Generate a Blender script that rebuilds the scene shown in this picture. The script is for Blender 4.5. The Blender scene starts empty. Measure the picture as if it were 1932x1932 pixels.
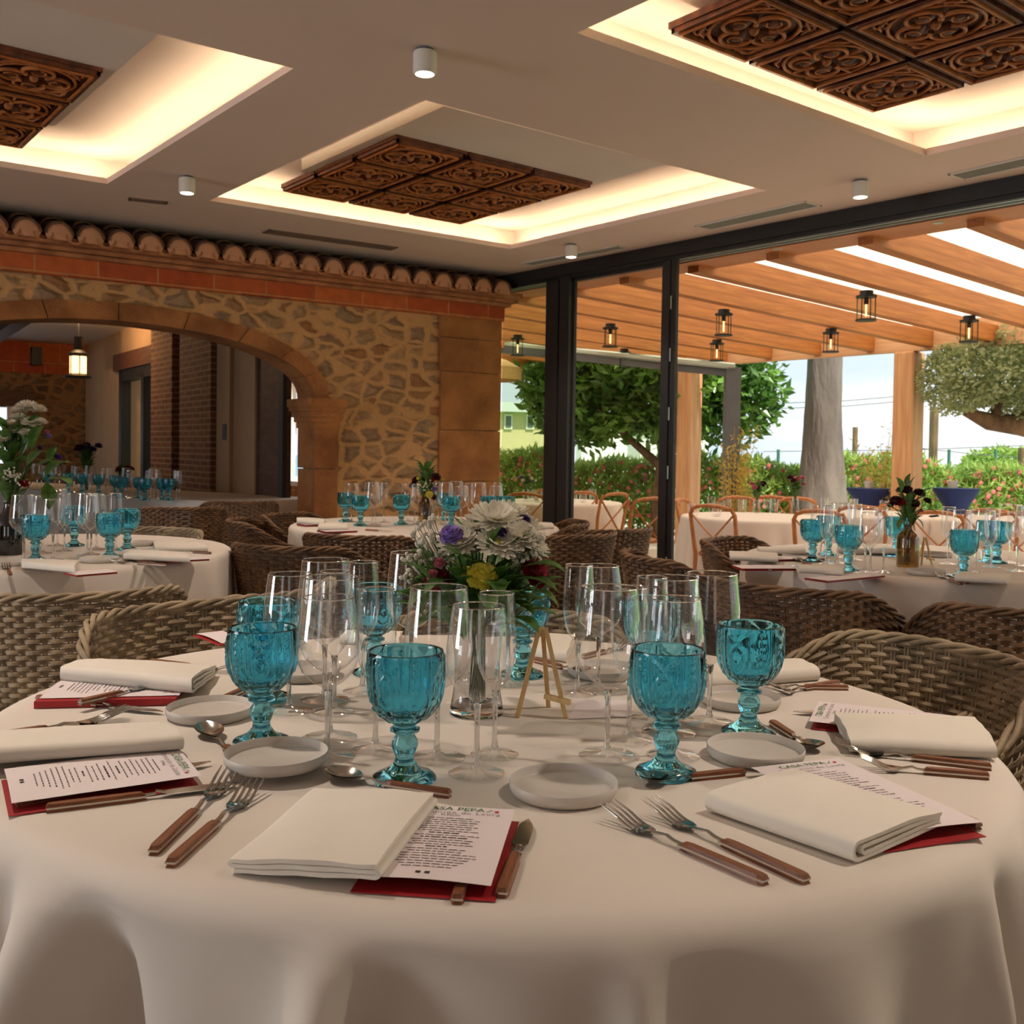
import bpy, math, random
from math import sin, cos, pi, radians, hypot, atan2, exp
from mathutils import Vector, Matrix
random.seed(7)
S = bpy.context.scene
COL = S.collection

# ------------------------------------------------------------------ camera
F, PX, PY, HOR, ROLL, CZ = 1900.0, 966.0, 900.0, 850.0, 0.015, 1.2
TH = math.atan((PY - HOR) / F)
X0 = Vector((1, 0, 0)); D0 = Vector((0, -sin(TH), -cos(TH))); FW = Vector((0, cos(TH), -sin(TH)))
RT = cos(ROLL) * X0 - sin(ROLL) * D0
DN = sin(ROLL) * X0 + cos(ROLL) * D0
cd = bpy.data.cameras.new('camera'); cam = bpy.data.objects.new('camera', cd); COL.objects.link(cam)
cam.matrix_world = Matrix(((RT.x, -DN.x, -FW.x, 0), (RT.y, -DN.y, -FW.y, 0), (RT.z, -DN.z, -FW.z, CZ), (0, 0, 0, 1)))
cd.sensor_width = 36; cd.lens = 36 * F / 1932; cd.shift_y = (PY - 966) / 1932
cd.clip_start = 0.05; cd.clip_end = 500
cd.dof.use_dof = True; cd.dof.focus_distance = 1.75; cd.dof.aperture_fstop = 14
S.camera = cam
EYE = Vector((0, 0, CZ))

def ray(x, y): return ((x - PX) / F) * RT + ((y - PY) / F) * DN + FW
def onz(x, y, z):
    r = ray(x, y); t = (z - CZ) / r.z; return EYE + r * t
def ondepth(x, y, Y):
    r = ray(x, y); return EYE + r * (Y / r.y)
def onplane(x, y, p, n):
    r = ray(x, y); return EYE + r * ((p - EYE).dot(n) / r.dot(n))
TZ = 0.75                                   # table height
def tb(x, y, z=TZ): return onz(x, y, z)

# ------------------------------------------------------------------ world, sun, window light
S.view_settings.view_transform = 'Standard'; S.view_settings.look = 'None'
S.view_settings.gamma = 1; S.view_settings.use_curve_mapping = False
S.view_settings.exposure = 0.32
cy = S.cycles
cy.use_denoising = True
try: cy.denoiser = 'OPENIMAGEDENOISE'
except Exception: pass
cy.use_adaptive_sampling = True; cy.adaptive_threshold = 0.04
cy.max_bounces = 12; cy.diffuse_bounces = 4; cy.glossy_bounces = 4; cy.transmission_bounces = 12; cy.transparent_max_bounces = 28
cy.caustics_reflective = False; cy.caustics_refractive = True; cy.blur_glossy = 0.6
cy.sample_clamp_indirect = 4.0

W = bpy.data.worlds.new('sky'); S.world = W; W.use_nodes = True
wn = W.node_tree; wn.nodes.clear()
def N(t, k, **kw):
    n = t.nodes.new(k)
    for a, b in kw.items(): setattr(n, a, b)
    return n
o_ = N(wn, 'ShaderNodeOutputWorld'); b_ = N(wn, 'ShaderNodeBackground'); b_.inputs[1].default_value = 1.0
tc = N(wn, 'ShaderNodeTexCoord'); mp = N(wn, 'ShaderNodeMapping'); mp.inputs['Scale'].default_value = (1.5, 1.5, 7)
nz = N(wn, 'ShaderNodeTexNoise'); nz.inputs['Scale'].default_value = 2.2; nz.inputs['Detail'].default_value = 7
cr = N(wn, 'ShaderNodeValToRGB'); e = cr.color_ramp.elements
e[0].position = .42; e[0].color = (0.66, 0.77, 0.88, 1); e[1].position = .62; e[1].color = (0.90, 0.92, 0.93, 1)
wn.links.new(tc.outputs['Generated'], mp.inputs[0]); wn.links.new(mp.outputs[0], nz.inputs[0]); wn.links.new(nz.outputs[0], cr.inputs[0])
wn.links.new(cr.outputs[0], b_.inputs[0]); wn.links.new(b_.outputs[0], o_.inputs[0])

def light(kind, name, loc, target, energy, color, **kw):
    d = bpy.data.lights.new(name, kind); o = bpy.data.objects.new(name, d); COL.objects.link(o)
    o.location = loc; o.rotation_euler = (Vector(target) - Vector(loc)).to_track_quat('-Z', 'Y').to_euler()
    d.energy = energy; d.color = color
    for a, b in kw.items(): setattr(d, a, b)
    return o
light('SUN', 'sun', (8, 4, 20), (8 - 3.2, 4 + 5.2, 20 - 8.5), 5.0, (1.0, 0.93, 0.82), angle=radians(0.6))
# daylight through the glazed side and rear of the dining room (behind and left of the camera)
light('AREA', 'rear_window_daylight', (-3.6, -5.1, 1.5), (-3.2, 0, 1.3), 16, (0.98, 0.97, 1.0), shape='RECTANGLE', size=1.3, size_y=2.0)
light('AREA', 'rear_window_daylight', (0.6, -5.1, 1.5), (0.6, 0, 1.3), 9, (1.0, 0.94, 0.88), shape='RECTANGLE', size=1.3, size_y=2.0)
light('AREA', 'rear_window_daylight', (-7.7, 0.2, 1.5), (0.0, 1.6, 1.0), 140, (0.92, 0.96, 1.0), shape='RECTANGLE', size=2.2, size_y=2.0)

# ------------------------------------------------------------------ materials
def srgb(r, g, b):
    f = lambda c: (c / 255 / 12.92) if c / 255 <= .04045 else ((c / 255 + .055) / 1.055) ** 2.4
    return (f(r), f(g), f(b), 1)
def mat(name):
    m = bpy.data.materials.new(name); m.use_nodes = True; t = m.node_tree
    return m, t, t.nodes['Principled BSDF']
def mk(name, c, rough=.6, metal=0, var=0.0, sc=8, bump=0.0, bsc=60, c2=None, stretch=(1, 1, 1), spec=.5, detail=4, dist=.01, transl=0):
    m, t, p = mat(name); L = t.links
    p.inputs['Base Color'].default_value = c; p.inputs['Roughness'].default_value = rough; p.inputs['Metallic'].default_value = metal
    p.inputs['Specular IOR Level'].default_value = spec
    if var or c2 or bump:
        tc = N(t, 'ShaderNodeTexCoord'); mp = N(t, 'ShaderNodeMapping'); mp.inputs['Scale'].default_value = stretch
        L.new(tc.outputs['Object'], mp.inputs[0])
    if var or c2:
        nz = N(t, 'ShaderNodeTexNoise'); nz.inputs['Scale'].default_value = sc; nz.inputs['Detail'].default_value = detail
        cr = N(t, 'ShaderNodeValToRGB'); cr.color_ramp.elements[0].position = .35; cr.color_ramp.elements[1].position = .65
        cc = c2 or tuple(min(1, k * (1 + var)) for k in c[:3]) + (1,)
        c1 = c if c2 else tuple(k * (1 - var) for k in c[:3]) + (1,)
        cr.color_ramp.elements[0].color = c1; cr.color_ramp.elements[1].color = cc
        L.new(mp.outputs[0], nz.inputs[0]); L.new(nz.outputs[0], cr.inputs[0]); L.new(cr.outputs[0], p.inputs['Base Color'])
    if bump:
        n2 = N(t, 'ShaderNodeTexNoise'); n2.inputs['Scale'].default_value = bsc; n2.inputs['Detail'].default_value = 3
        bp = N(t, 'ShaderNodeBump'); bp.inputs['Strength'].default_value = bump; bp.inputs['Distance'].default_value = dist
        L.new(mp.outputs[0], n2.inputs[0]); L.new(n2.outputs[0], bp.inputs['Height']); L.new(bp.outputs[0], p.inputs['Normal'])
    if transl:
        tr = N(t, 'ShaderNodeBsdfTranslucent'); mx = N(t, 'ShaderNodeMixShader'); mx.inputs[0].default_value = transl
        tr.inputs[0].default_value = c2 or c
        out = t.nodes['Material Output']
        L.new(p.outputs[0], mx.inputs[1]); L.new(tr.outputs[0], mx.inputs[2]); L.new(mx.outputs[0], out.inputs[0])
    return m
def emis(name, c, s):
    m, t, p = mat(name); p.inputs['Base Color'].default_value = (0, 0, 0, 1)
    p.inputs['Emission Color'].default_value = c; p.inputs['Emission Strength'].default_value = s
    return m
def thin_glass(name, tint=(1, 1, 1, 1), ior=1.5, rough=0.0, mul=1.0, pw=4.5):
    m = bpy.data.materials.new(name); m.use_nodes = True; t = m.node_tree; t.nodes.clear(); L = t.links
    o = N(t, 'ShaderNodeOutputMaterial'); mx = N(t, 'ShaderNodeMixShader'); tr = N(t, 'ShaderNodeBsdfTransparent'); gl = N(t, 'ShaderNodeBsdfGlossy')
    lw = N(t, 'ShaderNodeLayerWeight'); lw.inputs[0].default_value = .5
    fr = N(t, 'ShaderNodeMath', operation='POWER'); fr.inputs[1].default_value = pw; L.new(lw.outputs['Facing'], fr.inputs[0])
    mu = N(t, 'ShaderNodeMath', operation='MULTIPLY_ADD'); mu.inputs[1].default_value = .75 * mul; mu.inputs[2].default_value = .045 * mul; mu.use_clamp = True
    tr.inputs[0].default_value = tint; gl.inputs[0].default_value = (1, 1, 1, 1); gl.inputs[1].default_value = rough
    L.new(fr.outputs[0], mu.inputs[0]); L.new(mu.outputs[0], mx.inputs[0]); L.new(tr.outputs[0], mx.inputs[1]); L.new(gl.outputs[0], mx.inputs[2]); L.new(mx.outputs[0], o.inputs[0])
    return m
def solid_glass(name, c, ior=1.45, rough=0.0):
    m, t, p = mat(name); p.inputs['Base Color'].default_value = c; p.inputs['Transmission Weight'].default_value = 1
    p.inputs['IOR'].default_value = ior; p.inputs['Roughness'].default_value = rough
    return m
def wood(name, c1, c2, sc=3, stretch=(1, 14, 14), rough=.5, bump=.05):
    m, t, p = mat(name); L = t.links
    tc = N(t, 'ShaderNodeTexCoord'); mp = N(t, 'ShaderNodeMapping'); mp.inputs['Scale'].default_value = stretch
    nz = N(t, 'ShaderNodeTexNoise'); nz.inputs['Scale'].default_value = sc; nz.inputs['Detail'].default_value = 6; nz.inputs['Distortion'].default_value = .6
    cr = N(t, 'ShaderNodeValToRGB'); cr.color_ramp.elements[0].position = .3; cr.color_ramp.elements[1].position = .7
    cr.color_ramp.elements[0].color = c1; cr.color_ramp.elements[1].color = c2
    bp = N(t, 'ShaderNodeBump'); bp.inputs['Strength'].default_value = bump; bp.inputs['Distance'].default_value = .004
    L.new(tc.outputs['Object'], mp.inputs[0]); L.new(mp.outputs[0], nz.inputs[0]); L.new(nz.outputs[0], cr.inputs[0])
    L.new(cr.outputs[0], p.inputs['Base Color']); L.new(nz.outputs[0], bp.inputs['Height']); L.new(bp.outputs[0], p.inputs['Normal'])
    p.inputs['Roughness'].default_value = rough
    return m
def brick(name, c1, c2, mortar, bw=.25, rh=.07, ms=.012, bump=.4):
    """bricks laid in the local X-Z plane"""
    m, t, p = mat(name); L = t.links
    tc = N(t, 'ShaderNodeTexCoord'); sp = N(t, 'ShaderNodeSeparateXYZ'); cb = N(t, 'ShaderNodeCombineXYZ'); ad = N(t, 'ShaderNodeMath', operation='ADD')
    L.new(tc.outputs['Object'], sp.inputs[0]); L.new(sp.outputs[0], ad.inputs[0]); L.new(sp.outputs[1], ad.inputs[1]); L.new(ad.outputs[0], cb.inputs[0]); L.new(sp.outputs[2], cb.inputs[1])
    br = N(t, 'ShaderNodeTexBrick'); br.inputs['Scale'].default_value = 1; br.inputs['Brick Width'].default_value = bw; br.inputs['Row Height'].default_value = rh
    br.inputs['Mortar Size'].default_value = ms; br.inputs['Mortar Smooth'].default_value = .4
    br.inputs['Color1'].default_value = c1; br.inputs['Color2'].default_value = c2; br.inputs['Mortar'].default_value = mortar
    nz = N(t, 'ShaderNodeTexNoise'); nz.inputs['Scale'].default_value = 14; nz.inputs['Detail'].default_value = 5
    mx = N(t, 'ShaderNodeMixRGB', blend_type='MULTIPLY'); mx.inputs[0].default_value = .5
    cr = N(t, 'ShaderNodeValToRGB'); cr.color_ramp.elements[0].color = (.6, .6, .6, 1); cr.color_ramp.elements[0].position = .3; cr.color_ramp.elements[1].position = .7; cr.color_ramp.elements[1].color = (1.2, 1.15, 1.05, 1)
    L.new(cb.outputs[0], br.inputs[0]); L.new(tc.outputs['Object'], nz.inputs[0]); L.new(nz.outputs[0], cr.inputs[0])
    L.new(br.outputs[0], mx.inputs[1]); L.new(cr.outputs[0], mx.inputs[2]); L.new(mx.outputs[0], p.inputs['Base Color'])
    bp = N(t, 'ShaderNodeBump'); bp.inputs['Strength'].default_value = bump; bp.inputs['Distance'].default_value = .01; bp.invert = True
    L.new(br.outputs['Fac'], bp.inputs['Height']); L.new(bp.outputs[0], p.inputs['Normal']); p.inputs['Roughness'].default_value = .85
    return m
def rubble(name, mortar, cols, sc=4.7):
    m, t, p = mat(name); L = t.links
    tc = N(t, 'ShaderNodeTexCoord'); mp = N(t, 'ShaderNodeMapping'); mp.inputs['Scale'].default_value = (1, 1, 1.65)
    n0 = N(t, 'ShaderNodeTexNoise'); n0.inputs['Scale'].default_value = 3.2; n0.inputs['Detail'].default_value = 3
    mixv = N(t, 'ShaderNodeMixRGB', blend_type='ADD'); mixv.inputs[0].default_value = .22
    L.new(tc.outputs['Object'], mp.inputs[0]); L.new(mp.outputs[0], n0.inputs[0]); L.new(mp.outputs[0], mixv.inputs[1]); L.new(n0.outputs['Color'], mixv.inputs[2])
    ve = N(t, 'ShaderNodeTexVoronoi', feature='DISTANCE_TO_EDGE'); vc = N(t, 'ShaderNodeTexVoronoi', feature='F1')
    for v in (ve, vc): v.inputs['Scale'].default_value = sc; v.inputs['Randomness'].default_value = .95; L.new(mixv.outputs[0], v.inputs[0])
    sepc = N(t, 'ShaderNodeSeparateColor'); L.new(vc.outputs['Color'], sepc.inputs[0])
    # wider joints around some stones, narrower around others
    ma = N(t, 'ShaderNodeMath', operation='MULTIPLY_ADD'); ma.inputs[1].default_value = .13; ma.inputs[2].default_value = .125; L.new(sepc.outputs[1], ma.inputs[0])
    n1 = N(t, 'ShaderNodeTexNoise'); n1.inputs['Scale'].default_value = 26; n1.inputs['Detail'].default_value = 5; L.new(tc.outputs['Object'], n1.inputs[0])
    mb = N(t, 'ShaderNodeMath', operation='MULTIPLY_ADD'); mb.inputs[1].default_value = .12; L.new(n1.outputs[0], mb.inputs[0]); L.new(ve.outputs[0], mb.inputs[2])
    sub = N(t, 'ShaderNodeMath', operation='SUBTRACT'); L.new(mb.outputs[0], sub.inputs[0]); L.new(ma.outputs[0], sub.inputs[1])
    st = N(t, 'ShaderNodeMapRange'); st.inputs[1].default_value = -.015; st.inputs[2].default_value = .045; L.new(sub.outputs[0], st.inputs[0])
    cr = N(t, 'ShaderNodeValToRGB'); cr.color_ramp.interpolation = 'LINEAR'
    els = cr.color_ramp.elements; els[0].position = 0; els[0].color = cols[0]; els[1].position = 1; els[1].color = cols[-1]
    for i, c in enumerate(cols[1:-1]): q = els.new((i + 1) / (len(cols) - 1)); q.color = c
    L.new(sepc.outputs[0], cr.inputs[0])
    n2 = N(t, 'ShaderNodeTexNoise'); n2.inputs['Scale'].default_value = 11; n2.inputs['Detail'].default_value = 8; n2.inputs['Roughness'].default_value = .7; L.new(tc.outputs['Object'], n2.inputs[0])
    c2 = N(t, 'ShaderNodeValToRGB'); c2.color_ramp.elements[0].position = .3; c2.color_ramp.elements[0].color = (.62, .60, .58, 1); c2.color_ramp.elements[1].position = .72; c2.color_ramp.elements[1].color = (1.25, 1.18, 1.1, 1)
    L.new(n2.outputs[0], c2.inputs[0])
    m1 = N(t, 'ShaderNodeMixRGB', blend_type='MULTIPLY'); m1.inputs[0].default_value = .8; L.new(cr.outputs[0], m1.inputs[1]); L.new(c2.outputs[0], m1.inputs[2])
    mr = N(t, 'ShaderNodeMixRGB', blend_type='MULTIPLY'); mr.inputs[0].default_value = .3; mr.inputs[1].default_value = mortar; L.new(c2.outputs[0], mr.inputs[2])
    mf = N(t, 'ShaderNodeMixRGB'); L.new(st.outputs[0], mf.inputs[0]); L.new(mr.outputs[0], mf.inputs[1]); L.new(m1.outputs[0], mf.inputs[2])
    L.new(mf.outputs[0], p.inputs['Base Color']); p.inputs['Roughness'].default_value = .9
    hh = N(t, 'ShaderNodeMapRange'); hh.inputs[1].default_value = -.05; hh.inputs[2].default_value = .2; L.new(sub.outputs[0], hh.inputs[0])
    h2 = N(t, 'ShaderNodeMath', operation='MULTIPLY_ADD'); h2.inputs[1].default_value = .35; L.new(n2.outputs[0], h2.inputs[0]); L.new(hh.outputs[0], h2.inputs[2])
    bp = N(t, 'ShaderNodeBump'); bp.inputs['Strength'].default_value = .9; bp.inputs['Distance'].default_value = .035
    L.new(h2.outputs[0], bp.inputs['Height']); L.new(bp.outputs[0], p.inputs['Normal'])
    return m

M = {}
M['white'] = mk('white_paint', srgb(228, 222, 214), .7, var=.02, sc=3)
M['ceil'] = mk('ceiling_plaster', srgb(230, 212, 201), .8, var=.015, sc=2)
M['cloth'] = mk('table_linen', srgb(226, 216, 204), .85, bump=.12, bsc=900, dist=.001, var=.02, sc=5)
M['cloth_out'] = mk('terrace_linen', srgb(238, 226, 218), .85, bump=.1, bsc=300, dist=.001)
M['napkin'] = mk('napkin_linen', srgb(236, 228, 214), .85, bump=.15, bsc=700, dist=.001, var=.015, sc=20)
M['black'] = mk('dark_steel', srgb(38, 38, 38), .5, metal=.2, var=.1, sc=20)
M['greysteel'] = mk('grey_steel', srgb(98, 102, 108), .5, var=.08, sc=6)
M['alu'] = mk('aluminium', srgb(190, 200, 190), .35, metal=.8)
M['metal'] = mk('polished_steel', srgb(200, 195, 188), .16, metal=1.0, var=.05, sc=40)
M['whood'] = wood('cutlery_wood', srgb(96, 52, 28), srgb(148, 88, 48), sc=30, stretch=(1, 10, 10), rough=.45)
M['pine'] = wood('pine_beam', srgb(176, 106, 50), srgb(216, 146, 82), sc=2.2, stretch=(.8, 10, 16), rough=.55)
M['pinepost'] = wood('pine_post', srgb(196, 138, 92), srgb(228, 180, 132), sc=2.2, stretch=(9, 9, .6), rough=.55)
M['pinesun'] = wood('pine_sunlit', srgb(206, 152, 108), srgb(230, 184, 142), sc=2.2, stretch=(.8, 10, 16), rough=.55)  # fascia pine made paler: sunlight put into its colour
M['soffit'] = wood('soffit_board', srgb(186, 116, 66), srgb(206, 142, 96), sc=1.4, stretch=(1, 2, 2), rough=.5)
M['oak'] = wood('crossback_wood', srgb(170, 100, 50), srgb(206, 136, 78), sc=8, stretch=(4, 4, 1), rough=.45)
M['darkwood'] = wood('dark_wood', srgb(66, 40, 26), srgb(100, 64, 42), sc=3, stretch=(2, 2, 8), rough=.6)
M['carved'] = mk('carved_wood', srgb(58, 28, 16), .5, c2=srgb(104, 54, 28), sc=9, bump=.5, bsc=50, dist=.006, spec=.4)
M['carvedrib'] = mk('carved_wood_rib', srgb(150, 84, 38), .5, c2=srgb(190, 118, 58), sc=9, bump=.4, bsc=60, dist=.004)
M['easel'] = wood('easel_wood', srgb(206, 166, 106), srgb(232, 198, 142), sc=20, stretch=(3, 3, 1), rough=.6)
M['paper'] = mk('menu_paper', srgb(238, 226, 226), .7)
M['red'] = mk('red_card', srgb(164, 24, 32), .5, var=.05, sc=10)
M['ink'] = mk('grey_ink', srgb(120, 112, 112), .8)
M['inkd'] = mk('dark_ink', srgb(60, 52, 52), .8)
M['green_ink'] = mk('green_ink', srgb(60, 120, 66), .7)
M['red_ink'] = mk('red_ink', srgb(196, 44, 38), .7)
M['dish'] = mk('stoneware', srgb(208, 200, 190), .45, var=.02, sc=60, bump=.05, bsc=400, dist=.001)
M['thin'] = thin_glass('clear_glass_bowl', (.99, .99, .99, 1), 1.42, 0.0, 1.25, 2.8)
M['thinf'] = thin_glass('clear_glass_foot', (.998, .998, .998, 1), 1.45, 0.0, 1.3, 2.5)
M['glass'] = solid_glass('clear_glass', (1, 1, 1, 1), 1.45)
M['pane'] = thin_glass('tinted_window_glass', (.82, .88, .78, 1), 1.4, 0, .35)
M['panec'] = thin_glass('window_glass', (.975, .985, .96, 1), 1.4, 0, .25)
M['teal'] = solid_glass('teal_glass', (.24, .74, .92, 1), 1.42, .01)
M['amber'] = thin_glass('amber_glass', (.62, .50, .26, 1), 1.5, .03, 2.0)
M['bottleg'] = thin_glass('dark_green_glass', (.05, .12, .05, 1), 1.5, .02, 2.0)
M['wicker'] = mk('wicker_light', srgb(126, 110, 88), .6, c2=srgb(170, 150, 120), sc=14, bump=.4, bsc=120, dist=.003)
M['wickerd'] = mk('wicker_dark', srgb(84, 60, 40), .6, c2=srgb(128, 94, 62), sc=14, bump=.4, bsc=120, dist=.003)
M['sand'] = mk('sandstone', srgb(134, 84, 46), .9, c2=srgb(178, 120, 68), sc=2.6, bump=.7, bsc=22, dist=.02, detail=9)
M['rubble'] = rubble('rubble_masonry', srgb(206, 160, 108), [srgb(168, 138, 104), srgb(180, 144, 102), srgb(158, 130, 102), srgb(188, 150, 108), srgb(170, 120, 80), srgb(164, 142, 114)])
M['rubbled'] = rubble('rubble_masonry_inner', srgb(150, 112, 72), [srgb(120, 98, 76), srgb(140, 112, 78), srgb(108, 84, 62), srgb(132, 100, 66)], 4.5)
M['terra'] = mk('terracotta', srgb(150, 92, 60), .85, c2=srgb(190, 128, 86), sc=7, bump=.4, bsc=40, dist=.006, detail=6)
M['terrad'] = mk('weathered_terracotta', srgb(82, 54, 38), .9, c2=srgb(120, 82, 58), sc=9, bump=.5, bsc=40, dist=.006, detail=6)
M['mortar'] = mk('pink_mortar', srgb(206, 150, 116), .9, var=.05, sc=20, bump=.3, bsc=60)
M['band'] = brick('terracotta_band', srgb(196, 104, 52), srgb(170, 72, 36), srgb(190, 140, 90), bw=.42, rh=.6, ms=.006, bump=.2)
M['brick'] = brick('old_brick', srgb(136, 88, 60), srgb(112, 70, 48), srgb(160, 128, 96), bw=.26, rh=.062, ms=.012)
M['brickl'] = brick('light_brick', srgb(206, 158, 108), srgb(190, 138, 92), srgb(224, 186, 140), bw=.26, rh=.075, ms=.012)
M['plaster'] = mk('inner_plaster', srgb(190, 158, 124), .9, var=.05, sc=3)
M['plasterw'] = mk('warm_plaster', srgb(214, 190, 164), .9, var=.03, sc=2)
M['floor'] = mk('floor_tile', srgb(120, 104, 90), .5, var=.06, sc=3)
M['deck'] = mk('terrace_paving', srgb(214, 202, 190), .8, var=.05, sc=4)
M['grass'] = mk('lawn', srgb(110, 160, 96), .9, c2=srgb(150, 190, 120), sc=30)
M['fabric'] = mk('shade_fabric', srgb(250, 236, 212), .9, transl=.75)
M['blue'] = mk('blue_stretch_cover', srgb(32, 52, 110), .7, var=.08, sc=5)
M['stem'] = mk('green_stem', srgb(64, 92, 44), .6, var=.15, sc=20)
M['leaf'] = mk('leaf_green', srgb(52, 88, 40), .45, c2=srgb(96, 136, 62), sc=6, transl=.25)
M['leafb'] = mk('bright_leaf', srgb(100, 142, 60), .45, c2=srgb(178, 204, 104), sc=3, transl=.35)
M['leaft'] = mk('glossy_tree_leaf', srgb(42, 84, 34), .3, c2=srgb(120, 166, 70), sc=2, transl=.25)
M['leafo'] = mk('olive_leaf', srgb(128, 146, 96), .5, c2=srgb(196, 206, 158), sc=5, transl=.25)
M['leafy'] = mk('yellow_leaf', srgb(190, 160, 60), .5, c2=srgb(220, 196, 104), sc=5, transl=.35)
M['pinkfl'] = mk('pink_petal', srgb(236, 128, 128), .6, c2=srgb(240, 160, 150), sc=20, transl=.3)
M['bark'] = mk('bark', srgb(90, 68, 50), .9, c2=srgb(134, 108, 80), sc=6, bump=.8, bsc=20, dist=.03, stretch=(1, 1, .3))
M['palm'] = mk('palm_bark', srgb(96, 86, 80), .9, c2=srgb(132, 120, 110), sc=3, bump=.9, bsc=18, dist=.03, stretch=(1, 1, .25), detail=8)
M['petal'] = mk('white_petal', srgb(238, 232, 216), .6, var=.03, sc=30, transl=.2)
M['yellow'] = mk('yellow_petal', srgb(236, 224, 90), .6, var=.1, sc=60)
M['crimson'] = mk('crimson_petal', srgb(150, 16, 36), .6, var=.2, sc=60)
M['purple'] = mk('lilac_petal', srgb(150, 124, 196), .6, var=.12, sc=60)
M['violet'] = mk('violet_petal', srgb(82, 46, 120), .6, var=.2, sc=60)
M['maroon'] = mk('maroon_petal', srgb(74, 16, 34), .6, var=.25, sc=60)
M['pinkp'] = mk('rose_petal', srgb(214, 120, 140), .6, var=.1, sc=60)
M['housey'] = mk('ochre_render', srgb(208, 190, 150), .9, var=.03, sc=2)
M['housew'] = mk('white_render', srgb(240, 234, 226), .9)
M['roof'] = mk('roof_panel', srgb(200, 204, 206), .7)
M['led'] = emis('cove_led', (1.0, .77, .50, 1), 50)
M['spot'] = emis('spot_lens', (1.0, .86, .66, 1), 12)
M['bulb'] = emis('filament', (1.0, .55, .25, 1), 2.2)
M['glow'] = emis('lantern_glow', (1.0, .58, .22, 1), 3.2)
M['vent'] = mk('vent_grille', srgb(176, 178, 164), .5, var=.03, sc=10)
M['ventd'] = mk('vent_brown', srgb(120, 96, 82), .7)  # brown for the frame and slats of the two darker vents
M['palegl'] = thin_glass('pale_blue_glass', (.75, .88, .92, 1), 1.45, .02, 1.5)

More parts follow.
